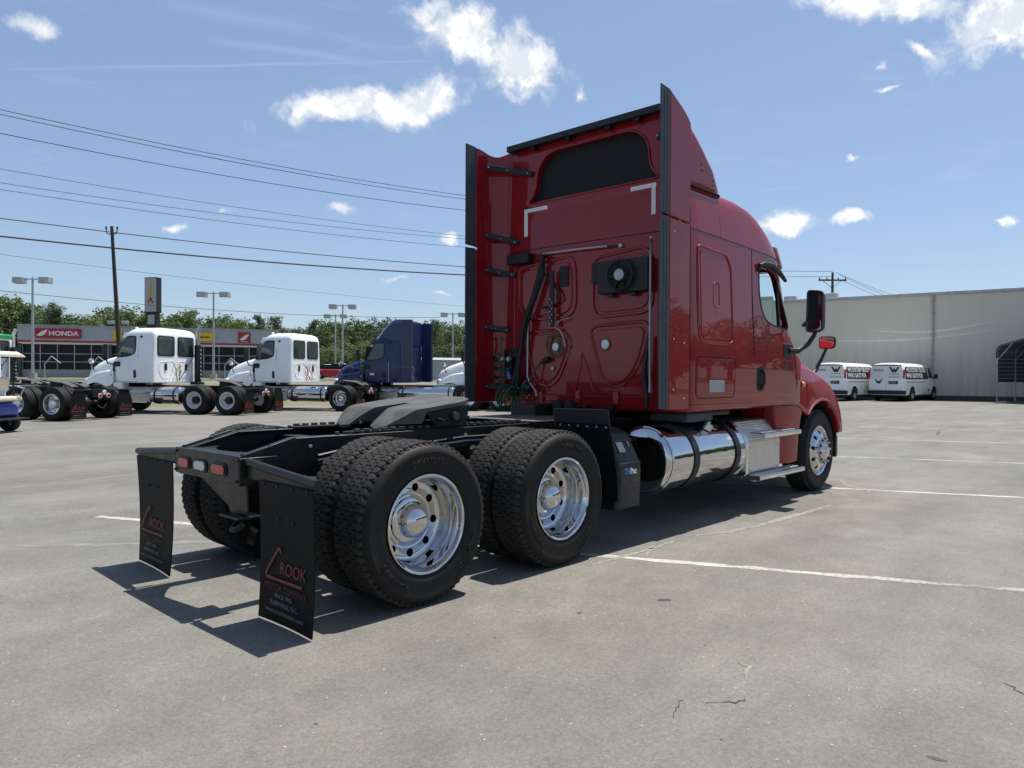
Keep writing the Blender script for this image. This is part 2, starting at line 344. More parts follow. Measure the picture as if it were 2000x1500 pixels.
def plan(z, xr, xs, xc, w, rr=.10, rf=.16):
    "horizontal slice of a cab: rear at xr, front at xs by the sides and xc in the middle"
    pts = []; w = max(w, .02); rr = min(rr, w*.9); rf = min(rf, w*.9, (xs-xr)*.4)
    for i in range(6): a = R(180+90*i/5); pts.append((xr+rr+rr*math.cos(a), -w+rr+rr*math.sin(a)))
    for i in range(1, 9): pts.append((xr+rr+(xs-rf-xr-rr)*i/9, -w))
    for i in range(6): a = R(270+80*i/5); pts.append((xs-rf+rf*math.cos(a), -w+rf+rf*math.sin(a)))
    y1 = pts[-1][1]; x1 = pts[-1][0]
    for i in range(1, 5): y = y1*(1-i/4.5); pts.append((xc-(xc-x1)*(y/y1)**2, y))
    half = pts; return [Vector((x, y, z)) for x, y in half]+[Vector((x, -y, z)) for x, y in half[::-1]]

# ------------------------------------------------------------------ the ground
def asphalt():
    m = bpy.data.materials.new('asphalt'); m.use_nodes = True; nt = m.node_tree; N, L = nt.nodes, nt.links; b = N['Principled BSDF']
    tc = N.new('ShaderNodeTexCoord'); O = tc.outputs['Object']
    def nz(scale, det, rough=.55, vec=O, dist=0):
        n = N.new('ShaderNodeTexNoise'); n.inputs['Scale'].default_value = scale; n.inputs['Detail'].default_value = det; n.inputs['Roughness'].default_value = rough; n.inputs['Distortion'].default_value = dist
        L.new(vec, n.inputs['Vector']); return n.outputs['Fac']
    def ramp(x, a, b_, c, d):
        r = N.new('ShaderNodeMapRange'); L.new(x, r.inputs[0]); r.inputs[1].default_value = a; r.inputs[2].default_value = b_; r.inputs[3].default_value = c; r.inputs[4].default_value = d; return r.outputs[0]
    def mul(a, b_, op='MULTIPLY'):
        n = N.new('ShaderNodeMath'); n.operation = op
        for i, x in enumerate((a, b_)):
            if isinstance(x, (int, float)): n.inputs[i].default_value = x
            else: L.new(x, n.inputs[i])
        return n.outputs[0]
    vor = N.new('ShaderNodeTexVoronoi'); vor.inputs['Scale'].default_value = 130; L.new(O, vor.inputs['Vector'])
    sep = N.new('ShaderNodeSeparateColor'); L.new(vor.outputs['Color'], sep.inputs[0])
    grain = ramp(sep.outputs[0], 0, 1, .84, 1.16)
    mp = N.new('ShaderNodeMapping'); mp.inputs['Scale'].default_value = (.25, 1.3, 1); mp.inputs['Rotation'].default_value = (0, 0, R(-12)); L.new(O, mp.inputs['Vector'])
    streak = ramp(nz(.9, 6, .6, mp.outputs[0]), .34, .66, .86, 1.13)
    patch = ramp(nz(.35, 5, .6), .35, .65, .90, 1.10); mid = ramp(nz(2.6, 7, .68), .32, .68, .89, 1.11); fine = ramp(nz(34, 3, .7), .3, .7, .88, 1.12)
    stain = ramp(nz(.55, 6, .6, O, 1.0), .55, .78, 1.0, .76); dust = ramp(nz(.5, 7, .68, O, .9), .54, .75, 1.0, 1.26)
    f = mul(mul(mul(mul(mul(mul(grain, streak), patch), mid), fine), stain), dust)
    spk = N.new('ShaderNodeTexVoronoi'); spk.inputs['Scale'].default_value = 55; L.new(O, spk.inputs['Vector'])
    sp2 = N.new('ShaderNodeSeparateColor'); L.new(spk.outputs['Color'], sp2.inputs[0])
    peb = mul(ramp(sp2.outputs[1], .985, .99, 0, .8), ramp(spk.outputs['Distance'], .22, .30, 1, 0))
    col = N.new('ShaderNodeVectorMath'); col.operation = 'SCALE'; col.inputs[0].default_value = (.157, .154, .142); L.new(f, col.inputs['Scale'])
    mx = N.new('ShaderNodeMix'); mx.data_type = 'RGBA'; L.new(peb, mx.inputs[0]); L.new(col.outputs[0], mx.inputs[6]); mx.inputs[7].default_value = (.42, .41, .38, 1)
    tint = N.new('ShaderNodeMix'); tint.data_type = 'RGBA'; tint.blend_type = 'MULTIPLY'; tint.inputs[7].default_value = (1.05, 1.0, .93, 1); L.new(ramp(nz(.22, 3), .4, .6, 0, .8), tint.inputs[0]); L.new(mx.outputs[2], tint.inputs[6])
    L.new(tint.outputs[2], b.inputs['Base Color']); b.inputs['Roughness'].default_value = .86; b.inputs['Specular IOR Level'].default_value = .35
    bp = N.new('ShaderNodeBump'); bp.inputs['Strength'].default_value = .55; bp.inputs['Distance'].default_value = .006
    L.new(mul(mul(sep.outputs[1], .6), mul(nz(60, 4), .8), 'ADD'), bp.inputs['Height']); L.new(bp.outputs[0], b.inputs['Normal'])
    MATS['asphalt'] = m
asphalt()
def line_paint():
    m = bpy.data.materials.new('worn_line_paint'); m.use_nodes = True; nt = m.node_tree; N, L = nt.nodes, nt.links; b = N['Principled BSDF']
    tc = N.new('ShaderNodeTexCoord'); n = N.new('ShaderNodeTexNoise'); n.inputs['Scale'].default_value = 26; n.inputs['Detail'].default_value = 6; n.inputs['Roughness'].default_value = .7; L.new(tc.outputs['Object'], n.inputs['Vector'])
    n2 = N.new('ShaderNodeTexNoise'); n2.inputs['Scale'].default_value = 1.3; n2.inputs['Detail'].default_value = 3; L.new(tc.outputs['Object'], n2.inputs['Vector'])
    ad = N.new('ShaderNodeMath'); ad.operation = 'ADD'; L.new(n.outputs['Fac'], ad.inputs[0]); L.new(n2.outputs['Fac'], ad.inputs[1])
    r = N.new('ShaderNodeMapRange'); L.new(ad.outputs[0], r.inputs[0]); r.inputs[1].default_value = .84; r.inputs[2].default_value = 1.10
    mx = N.new('ShaderNodeMix'); mx.data_type = 'RGBA'; mx.inputs[6].default_value = (.165, .16, .148, 1); mx.inputs[7].default_value = (.44, .42, .365, 1); L.new(r.outputs[0], mx.inputs[0])
    L.new(mx.outputs[2], b.inputs['Base Color']); b.inputs['Roughness'].default_value = .8; MATS['worn_line_paint'] = m
line_paint()
def grassmat(name, c1, c2, sc):
    m = bpy.data.materials.new(name); m.use_nodes = True; nt = m.node_tree; N, L = nt.nodes, nt.links; b = N['Principled BSDF']
    tc = N.new('ShaderNodeTexCoord'); n = N.new('ShaderNodeTexNoise'); n.inputs['Scale'].default_value = sc; n.inputs['Detail'].default_value = 8; n.inputs['Roughness'].default_value = .7; L.new(tc.outputs['Object'], n.inputs['Vector'])
    mx = N.new('ShaderNodeMix'); mx.data_type = 'RGBA'; mx.inputs[6].default_value = (*c1, 1); mx.inputs[7].default_value = (*c2, 1)
    r = N.new('ShaderNodeMapRange'); L.new(n.outputs['Fac'], r.inputs[0]); r.inputs[1].default_value = .38; r.inputs[2].default_value = .62; L.new(r.outputs[0], mx.inputs[0]); L.new(mx.outputs[2], b.inputs['Base Color'])
    b.inputs['Roughness'].default_value = .95; bp = N.new('ShaderNodeBump'); bp.inputs['Strength'].default_value = .8; L.new(n.outputs['Fac'], bp.inputs['Height']); L.new(bp.outputs[0], b.inputs['Normal']); MATS[name] = m
grassmat('dry_grass', (.20, .165, .085), (.10, .105, .045), 3); grassmat('green_grass', (.06, .09, .025), (.13, .12, .045), 2)

# the lot is flat; beyond the parked trucks a low bank climbs to the street and the dealership
BK = Vector((math.cos(R(150.7)), math.sin(R(150.7)), 0)); BN = Vector((BK.y, -BK.x, 0))   # along / across the street
if BN.dot(FWD) < 0: BN = -BN
P0 = at(400, 33)
def street(s, t, z): return P0+BK*s+BN*t+Vector((0, 0, z))
g = MB(); g.add([(-900, -900, 0), (900, -900, 0), (900, 900, 0), (-900, 900, 0)], [(0, 1, 2, 3)])
ground = struct(g.build('ground', 'asphalt', None, 0))
def strip(name, prof, s0, s1, matname, n=24, wob=0):
    mb = MB(); vs = []; fs = []; k = len(prof); rng = random.Random(len(name))
    for i in range(n+1):
        s = s0+(s1-s0)*i/n
        for (t, z) in prof: vs.append(street(s, t+rng.uniform(-wob, wob), z))
    for i in range(n):
        for j in range(k-1): fs.append((i*k+j, i*k+j+1, (i+1)*k+j+1, (i+1)*k+j))
    mb.add(vs, fs); return mb.build(name, matname, None, 60)
vg = struct(strip('grass_bank', [(0, .004), (1.5, .05), (5, .45), (9, .80), (12, .86)], -25, 160, 'dry_grass', 90, .35)); 
rd = struct(strip('road', [(12, .80), (12.4, .87), (20, .95), (27.6, .87), (28, .80)], -27, 160, 'asphalt', 8))
vg2 = struct(strip('grass_verge', [(28, .84), (28.2, .98), (31, 1.02), (33, 1.0)], -30, 160, 'green_grass', 40, .1))
lot2 = struct(strip('dealer_lot', [(33, 1.0), (80, 1.05), (110, 1.05)], -40, 160, 'asphalt', 4))
fld = struct(strip('field', [(80, 1.02), (81, 1.08), (250, 2.5)], -250, 400, 'green_grass', 6))
# painted bay lines
def bay_line(a, b, w=.085, wob=.012):
    a, b = Vector(a), Vector(b); t = (b-a).normalized(); n = Vector((-t.y, t.x, 0)); mb = MB(); vs = []; fs = []; L_ = (b-a).length; k = max(8, int(L_/.12)); rng = random.Random(int(a.x*97+a.y*13))
    for i in range(k+1):
        p = a+t*(L_*i/k); ww = w/2+rng.uniform(-wob, wob); e = rng.uniform(-wob, wob)
        vs += [p+n*(ww+e)+Vector((0, 0, .0016)), p-n*(ww-e)+Vector((0, 0, .0016))]
    for i in range(k): fs.append((2*i, 2*i+1, 2*i+3, 2*i+2))
    mb.add(vs, fs); o = mb.build('painted_line', 'worn_line_paint', ground, 0); return o
bay_line((.9, .7, 0), (4.3, -6.6, 0), .082); bay_line((-.42, 3.34, 0), (.6, 1.2, 0)); bay_line((5.7, 1.2, 0), (9.2, -6.7, 0), .09); bay_line((10.35, 1.0, 0), (13.6, -6.4, 0), .09); bay_line((14.6, 2.2, 0), (18.3, -6.2, 0), .08)
bay_line((19.5, 2.6, 0), (22.6, -5, 0), .08)
# cracks and oil spots in the asphalt
mat('crack_dark', (.05, .047, .042), .95, 0, 0, .4, 30); mat('sealed_crack', (.225, .212, .182), .9, 0, 0, .25, 12); mat('oil_stain', (.06, .058, .054), .7, 0, 0, .3, 9)
def crack(pts, w, matname, seed, z=.0021):
    rng = random.Random(seed); P = [Vector((x, y, 0)) for x, y in pts]; Q = []
    for i in range(len(P)-1):
        k = max(3, int((P[i+1]-P[i]).length/.04))
        for j in range(k): Q.append(P[i].lerp(P[i+1], j/k)+Vector((rng.uniform(-.012, .012), rng.uniform(-.012, .012), 0)))
    vs = []; fs = []; n = len(Q)
    for i, p in enumerate(Q):
        t = (Q[min(i+1, n-1)]-Q[max(i-1, 0)]).normalized(); nn = Vector((-t.y, t.x, 0)); ww = w*(.25+.75*math.sin(math.pi*(i+.3)/n))*rng.uniform(.4, 1.1)
        vs += [p+nn*ww+Vector((0, 0, z)), p-nn*ww+Vector((0, 0, z))]
    for i in range(n-1): fs.append((2*i, 2*i+1, 2*i+3, 2*i+2))
    return MB().add(vs, fs).build('crack', matname, ground, 0)
def gp(u, v):
    d = FWD+RGT*((u-1000)/FPX)-UPV*((v-750)/FPX); t = -CAM.z/d.z; p = CAM+d*t; return (p.x, p.y)
crack([gp(1383, 1373), gp(1425, 1372), gp(1450, 1369), gp(1467, 1362)], .006, 'crack_dark', 1)
crack([gp(1312, 1405), gp(1318, 1388), gp(1325, 1375), gp(1338, 1367)], .004, 'crack_dark', 2)
crack([gp(1962, 1334), gp(1985, 1346), gp(2010, 1366)], .006, 'crack_dark', 3)
crack([gp(1340, 1048), gp(1420, 1040), gp(1500, 1022), gp(1560, 1005), gp(1630, 985)], .045, 'sealed_crack', 5)
crack([gp(1262, 1088), gp(1272, 1072), gp(1274, 1060)], .022, 'sealed_crack', 6); crack([gp(1330, 1052), gp(1290, 1066), gp(1200, 1092), gp(1140, 1108)], .03, 'sealed_crack', 7)
crack([gp(1640, 935), gp(1655, 948), gp(1690, 955), gp(1700, 962)], .04, 'sealed_crack', 8); crack([gp(1440, 1290), gp(1462, 1302), gp(1452, 1335)], .012, 'sealed_crack', 9)
mat('tyre_scuff', (.125, .122, .115), .9, 0, 0, .2, 6); mat('pale_scuff', (.172, .168, .158), .9, 0, 0, .2, 6)
def scuff(cx, cy_, r, a0, a1, w, matname, seed):
    rng = random.Random(seed); vs = []; fs = []; k = 60
    for i in range(k+1):
        a = R(a0+(a1-a0)*i/k); e = w*rng.uniform(.35, 1.0)*math.sin(math.pi*(i+.5)/(k+1)); o_ = rng.uniform(-.02, .02)
        vs += [(cx+(r+o_-e)*math.cos(a), cy_+(r+o_-e)*math.sin(a), .0012), (cx+(r+o_+e)*math.cos(a), cy_+(r+o_+e)*math.sin(a), .0012)]
    for i in range(k): fs.append((2*i, 2*i+1, 2*i+3, 2*i+2))
    return MB().add(vs, fs).build('tyre_mark', matname, ground, 0)
scuff(9, 14, 15.5, 215, 262, .07, 'pale_scuff', 1); scuff(-3, 30, 24, 268, 300, .10, 'pale_scuff', 5)
def spot(u, v, a, b, ang, seed):
    x, y = gp(u, v); rng = random.Random(seed); pts = []
    for i in range(20): t = 2*math.pi*i/20; q = rng.uniform(.75, 1.1); dx, dy = a*q*math.cos(t), b*q*math.sin(t); pts.append((x+dx*math.cos(ang)-dy*math.sin(ang), y+dx*math.sin(ang)+dy*math.cos(ang), .0018))
    return MB().add(pts, [tuple(range(20))]).build('oil_spot', 'oil_stain', ground, 0)
spot(1297, 1172, .05, .025, -.7, 1); spot(1828, 1482, .035, .012, -1.4, 2); spot(1132, 1197, .02, .01, 0, 3); spot(1385, 1303-400, .12, .02, 1.0, 5); spot(1832, 846, .9, .05, .2, 6)
for i in range(9):
    rng = random.Random(i+50); spot(rng.uniform(1350, 2000) if i % 3 else rng.uniform(0, 1000), rng.uniform(960, 1470), .006+.008*rng.random(), .006, rng.uniform(0, 3), i+60)

# ------------------------------------------------------------------ wheels
WR = .507
def boolean_holes(o, n, rad, hr, y0, y1):
    c = MB()
    for i in range(n):
        a = 2*math.pi*i/n; c.cyl((rad*math.cos(a), y0, rad*math.sin(a)), (rad*math.cos(a), y1, rad*math.sin(a)), hr, hr, 14)
    return cut(o, c)
def wheel_meshes():
    W = {}
    # tyre: outer sidewall towards -y, rim edge at y=0
    pr = [(.296, .035), (.300, .012), (.312, .000), (.335, -.010), (.352, -.0145), (.356, -.0145), (.40, -.019), (.438, -.017), (.442, -.019), (.452, -.017), (.470, -.006), (.482, .008), (.489, .022), (.492, .034)]
    back = [(r, .27-y) for r, y in pr[::-1]]
    W['tyre'] = MB().lathe(pr+back, ax='y', seg=72).mesh('tyre', 'rubber', 30)
    # drive tread: five rows of interlocking lugs with deep grooves, shoulder lugs running over the edge
    t = MB(); n = 64; rows = [(.036, .078), (.084, .120), (.126, .156), (.162, .198), (.204, .246)][:]
    rows = [(.020, .068), (.0715, .1125), (.1155, .1545), (.1575, .1985), (.202, .250)]
    for k, (y0, y1) in enumerate(rows):
        off = (k % 2)*.5; sk = .30*(1 if k % 2 else -1)
        for i in range(n):
            da = 2*math.pi/n; a = (i+off)*da; g = .90; ym = (y0+y1)/2
            def P(y, f, r): an = a+da*(f*g*.5+sk*(y-ym)/.045*.35); return (r*math.cos(an), y, r*math.sin(an))
            r0, r1 = .489, .5075 if k in (1, 2, 3) else .506
            e = .006 if k % 2 else -.004
            prof = [(y0, -1), (ym, -1.22), (y1, -1), (y1-e, -.1), (y1, 1), (ym, .78), (y0, 1), (y0+e, .1)]
            vs = [P(y, f, r0) for y, f in prof]+[P(y, f*.95, r1-(.006 if (k == 0 and y == y0) or (k == 4 and y == y1) else 0)) for y, f in prof]; m_ = len(prof)
            t.add(vs, [tuple(range(m_, 2*m_))]+[(j, (j+1) % m_, m_+(j+1) % m_, m_+j) for j in range(m_)])
            if k in (0, 4):   # shoulder lug wrapping down the side
                s_ = 1 if k == 4 else -1; ye = y1 if k == 4 else y0; ys = [ye, ye+s_*.012, ye+s_*.017]; rs = [.5, .486, .466]
                vv = []
                for yy, r_ in zip(ys, rs):
                    for f in (-.62, .62): vv.append(P(ye, f, r_)[:1]+(yy,)+P(ye, f, r_)[2:])
                t.add(vv, [(0, 1, 3, 2), (2, 3, 5, 4)])
    W['tread'] = t.mesh('tread', 'tread_rubber', 0)
    # rib tread for the steering axle
    s = MB(); 
    for (y0, y1) in [(.018, .062), (.070, .108), (.116, .154), (.162, .200), (.208, .252)]:
        s.lathe([(.488, y0), (.507, y0+.003), (.507, y1-.003), (.488, y1)], ax='y', seg=72)
    W['rib'] = s.mesh('rib_tread', 'tread_rubber', 30)
    # dished polished outer dual wheel
    d = MB().lathe([(.298, .006), (.3065, -.001), (.3065, -.006), (.300, -.009), (.290, -.005), (.284, .006), (.281, .022), (.274, .032), (.2715, .08), (.268, .085), (.264, .125), (.260, .160), (.250, .180), (.240, .187), (.215, .190), (.19, .189), (.176, .184), (.170, .186), (.164, .188), (.05, .188), (.05, .205), (.24, .21), (.27, .17), (.285, .05), (.298, .006)], ax='y', seg=72)
    o = d.build('rim', 'chrome', None, 35); boolean_holes(o, 9, .209, .0265, .12, .26); W['dish'] = o.data; bpy.data.objects.remove(o)
    W['hubcover'] = MB().lathe([(.166, .189), (.162, .178), (.150, .174), (.146, .160), (.136, .154), (.118, .152), (.108, .150), (.104, .144), (.104, .128), (.1005, .108), (.091, .090), (.073, .074), (.047, .062), (.022, .0575), (0.0005, .0565)], ax='y', seg=56).mesh('hub_cover', 'chrome', 40)
    # convex steering wheel
    d = MB().lathe([(.298, .006), (.3065, -.001), (.3065, -.006), (.300, -.009), (.290, -.005), (.284, .006), (.279, .024), (.272, .034), (.266, .030), (.25, .006), (.235, -.012), (.21, -.030), (.18, -.045), (.168, -.048), (.165, -.046), (.10, -.046), (.10, -.02), (.16, -.02), (.235, .02), (.285, .05), (.298, .006)], ax='y', seg=72)
    o = d.build('rim', 'chrome', None, 35); boolean_holes(o, 10, .2235, .025, -.10, .06); W['steer'] = o.data; bpy.data.objects.remove(o)
    W['steerhub'] = MB().lathe([(.112, -.044), (.110, -.060), (.098, -.070), (.088, -.088), (.08, -.104), (.07, -.110), (.045, -.112), (.040, -.120), (.0005, -.122)], ax='y', seg=32).mesh('hub_cover', 'chrome', 40)
    nb = MB().lathe([(.021, .0), (.021, -.012), (.016, -.016), (.0155, -.045), (.013, -.055), (.0005, -.060)], ax='y', seg=10); W['nut'] = nb.mesh('lug_nut', 'chrome', 40)
    W['drum'] = MB().lathe([(.001, .215), (.19, .215), (.20, .225), (.20, .34), (.001, .34)], ax='y', seg=32).mesh('brake_drum', 'dark_steel', 40)
    W['disc_in'] = MB().lathe([(.298, .03), (.30, .0), (.285, .0), (.275, .06), (.26, .10), (.02, .11), (.02, .13), (.28, .12), (.298, .03)], ax='y', seg=40).mesh('rim', 'dark_steel', 40)
    return W
WM = wheel_meshes()
def dual_wheel(parent, x, side):
    "side -1: right of the truck"
    w = obj('wheel', WM['dish'], parent, loc=(x, side*1.19, WR)); rz = 0 if side < 0 else math.pi; w.rotation_euler = (0, random.uniform(0, 6), rz)
    obj('tyre', WM['tyre'], w); stuff(obj('tread', WM['tread'], w)); obj('hub_cover', WM['hubcover'], w); obj('brake_drum', WM['drum'], w)
    w2 = obj('wheel', WM['disc_in'], parent, loc=(x, side*.862, WR)); w2.rotation_euler = (0, random.uniform(0, 6), rz); obj('tyre', WM['tyre'], w2); stuff(obj('tread', WM['tread'], w2))
    return w
def steer_wheel(parent, x, side):
    w = obj('wheel', WM['steer'], parent, loc=(x, side*1.165, WR)); w.rotation_euler = (0, .2, 0 if side < 0 else math.pi)
    obj('tyre', WM['tyre'], w); stuff(obj('tread', WM['rib'], w)); obj('hub_cover', WM['steerhub'], w); obj('brake_drum', WM['drum'], w)
    for i in range(10):
        a = 2*math.pi*(i+.5)/10; n = obj('lug_nut', WM['nut'], w, loc=(.1425*math.cos(a), -.044, .1425*math.sin(a)))
    return w

# ------------------------------------------------------------------ the red tractor unit
T = thing('semi_truck', 'dark red sleeper-cab semi truck with bare black frame, polished wheels and two mud flaps', 'truck')
for x in (0, 1.32):
    for sd in (-1, 1): dual_wheel(T, x, sd)
for sd in (-1, 1): steer_wheel(T, 6.395, sd)
w_r = [o for o in T.children if o.name.startswith('wheel')]
for (x, sd) in ((0, -1), (1.32, -1)):
    host = [o for o in T.children if o.name.startswith('wheel') and abs(o.location.x-x) < .01 and abs(o.location.y+1.19) < .01][0]; host.rotation_euler = (0, .35 if x else .1, 0)
    for am, fl in ((R(97), False), (R(232), False), (R(-28), False)):
        arc_text('sidewall_lettering', 'ROADMASTER' if am != R(97) else 'DYNATRAC', .036 if am != R(97) else .044, (0, -.0205, 0), .392, am, (1, 0, 0), (0, 0, 1), 'tread_rubber', host, .0022, fl)

# frame rails: C-channels, dropping at the tail
def rail(s):
    y0, y1 = s*.43, s*.420
    top = [(-.83, .910), (-.455, 1.012), (5.6, 1.012)]; bot = [(5.6, .75), (-.25, .75), (-.83, .752)]
    m_ = MB().prism(top+bot, 'y', y0, y1)
    for a, b in (((-.83, .910), (-.455, 1.012)), ((-.455, 1.012), (5.6, 1.012)), ((5.6, .75), (-.25, .75)), ((-.25, .75), (-.83, .752))):
        m_.beam((a[0], s*.385, a[1]-.004), (b[0], s*.385, b[1]-.004), .092, .010)
    m_.beam((-.83, s*.4305, .905), (-.455, s*.4305, 1.006), .012, .035); return m_.build('frame_rail', 'black_paint', T, 30, .003)
for s in (-1, 1): rail(s)
for s in (-1, 1):
    for k in range(26):
        x = -.35+.115*k
        MB().lathe([(.012, 0), (.012, s*.012), (.0005, s*.013)], (x, s*.430, .955-.05*((k*7) % 4)), 'y', 6).build('bolt', 'galvanised' if k % 3 == 0 else 'dark_steel', T, 0)
    for k, (zz, rr) in enumerate(((.93, .011), (.90, .008), (.87, .009))): MB().tube([(-.30, s*.445, zz-.04), (.0, s*.452, zz), (.5, s*.450, zz-.015), (1.0, s*.455, zz+.01), (1.7, s*.45, zz), (2.6, s*.445, zz)], rr, 6).build('air_line', ('black_plastic', 'galvanised', 'dark_steel')[k], T)
for x in (-.05, .66, 1.45, 2.3, 3.6, 4.9):
    MB().bb(x-.06, x+.06, -.415, .415, .80, .97).build('crossmember', 'dark_steel', T, 0, .008)
# tail: light plate, top saddle plate, tow bracket
tp = MB().bb(-.845, -.83, -.452, .452, .752, .925).bb(-.845, -.60, -.462, -.452, .757, .915).bb(-.845, -.60, .452, .462, .757, .915).build('tail_plate', 'black_paint', T, 30, .006)
sad = [(-.838, -.44), (-.838, .44)]
for i in range(13): y = .36-.72*i/12; sad.append((-.57-.16*(1-(y/.36)**2), y))
MB().prism([(x, y) for x, y in sad], 'z', .917, .923).build('saddle_plate', 'black_paint', T, 30, .002)
for (yc, hw, mn) in ((.30, .095, 'red_lens'), (.06, .095, 'clear_lens'), (-.20, .105, 'red_lens')):
    bz = MB().prism(rrect(yc-hw, yc+hw, .787, .872, .040), 'x', -.852, -.846).build('lamp_bezel', 'black_plastic', tp, 30, .002)
    MB().prism(rrect(yc-hw+.018, yc+hw-.018, .801, .858, .028), 'x', -.862, -.853).build('lamp_lens', mn, tp, 30, .005)
for y in (-.435, .435):
    for z in (.775, .90): MB().lathe([(.0005, -.012), (.009, -.012), (.009, 0)], (-.846, y, z), 'x', 6).build('bolt', 'dark_steel', tp, 0)
for (x, y) in ((-.80, -.41), (-.80, .41), (-.62, -.405), (-.62, .405)):
    MB().lathe([(.014, 0), (.014, .016), (.0005, .016)], (x, y, .92 if x < -.7 else .965), 'z', 6).build('bolt', 'dark_steel', tp, 0)
MB().prism([(.22, .752), (-.43, .752), (-.455, .57), (-.25, .55), (-.20, .60)], 'x', -.79, -.775).build('tow_bracket', 'black_paint', T, 30, .004)
MB().bb(-.86, -.70, -.47, -.23, .545, .56).build('tow_bracket_foot', 'black_paint', T, 0, .004)
MB().tube([(-.78, -.30, .50), (-.83, -.34, .47), (-.84, -.40, .48), (-.80, -.44, .52)], .018, 8).build('tow_hook', 'dark_steel', T)
for s in (-1, 1):
    bar = MB().tube([(-.80, s*.475, .893), (-.80, s*1.235, .836)], .024, 14).build('mud_flap_bar', 'black_paint', T)
    MB().prism([(s*.475, .885), (s*1.225, .828), (s*1.225, .796), (s*.55, .796), (s*.475, .80)], 'x', -.806, -.798).build('bar_plate', 'black_paint', bar, 0, .002)
    MB().lathe([(.0005, .012), (.020, .012), (.022, .004)], (-.80, s*1.236, .8355), 'y', 12).build('bar_end_cap', 'hole', bar)
    MB().bb(-.80, -.70, s*.455, s*.475, .80, .90).build('bar_mount', 'black_paint', bar, 0, .004)
    # the flap hangs with a slight curl at its free edge
    y0, y1 = (.645 if s < 0 else .57), 1.215; vs = []; fs = []; ny, nz = 9, 13
    for side in (0, 1):
        for i in range(nz):
            z = .805-(.805-.012)*i/(nz-1)
            for j in range(ny):
                yy = y0+(y1-y0)*j/(ny-1); q = (j/(ny-1)-.5)*2
                x = -.812+.020*math.sin(2.6*i/(nz-1))-.012*q*q*(i/(nz-1))-.008*side+(.018*(q if s > 0 else 0)*i/(nz-1))
                vs.append((x, s*yy, z))
    K = ny*nz
    for i in range(nz-1):
        for j in range(ny-1):
            a = i*ny+j; fs += [(a, a+1, a+ny+1, a+ny), (K+a, K+a+ny, K+a+ny+1, K+a+1)]
    for i in range(nz-1): fs += [(i*ny, (i+1)*ny, K+(i+1)*ny, K+i*ny), (i*ny+ny-1, K+i*ny+ny-1, K+(i+1)*ny+ny-1, (i+1)*ny+ny-1)]
    for j in range(ny-1): fs += [(j, K+j, K+j+1, j+1), ((nz-1)*ny+j, (nz-1)*ny+j+1, K+(nz-1)*ny+j+1, K+(nz-1)*ny+j)]
    flap = MB().add(vs, fs).build('mud_flap', 'flap_rubber', T, 40)
    for j in range(4):
        for z in ((.79,) if j in (0, 3) else (.79, .60)): MB().lathe([(.011, 0), (.011, -.008), (.0005, -.009)], (-.815 if z > .7 else -.806, s*(.70+.155*j), z), 'x', 6).build('bolt', 'dark_steel', flap, 0)
    yc = s*.93; X = -.8195+.012
    rt = (0, -1, 0)
    def fp(a, z, dx=0): return (X-.004+dx-(.008 if z < .3 else 0)*0, yc-a, z)
    def xs_(z): return -.820+.020*math.sin(2.6*(.805-z)/.777)-.010
    def band(pts, w, mn, nm):
        mb = MB()
        for (a, b) in zip(pts[:-1], pts[1:]):
            d = (Vector(b)-Vector(a)); l = d.length; d.normalize(); n = Vector((-d.y, d.x))*w/2
            q = [Vector(a)+n, Vector(a)-n, Vector(b)-n, Vector(b)+n]; mb.add([(xs_(p.y)-.002, yc-p.x, p.y) for p in q], [(0, 1, 2, 3)])
        return mb.build(nm, mn, flap, 0)
    band([(-.05, .415), (-.062, .445), (-.145, .36), (-.205, .29), (-.215, .270), (-.197, .260), (.175, .260)], .017, 'red_print', 'emblem_stroke')
    text('emblem_lettering', 'ROOK', .100, (xs_(.33)-.002, yc-.075, .328), rt, (0, 0, 1), 'red_print', flap, .0008, width=.95, shear=.12)
    text('emblem_lettering', 'MOTOR COMPANY', .054, (xs_(.22)-.002, yc-0, .212), rt, (0, 0, 1), 'dull_red_print', flap, .0008, width=.92)
    text('emblem_lettering', 'SINCE 1910', .036, (xs_(.17)-.002, yc+.02, .168), rt, (0, 0, 1), 'dim_white_print', flap, .0008)
    text('emblem_lettering', 'ALBEMARLE, N.C.', .038, (xs_(.125)-.002, yc+.01, .125), rt, (0, 0, 1), 'dim_white_print', flap, .0008)
    text('emblem_lettering', 'www.crookmotors.com', .040, (xs_(.08)-.002, yc, .080), rt, (0, 0, 1), 'dim_white_print', flap, .0008, width=1.02)
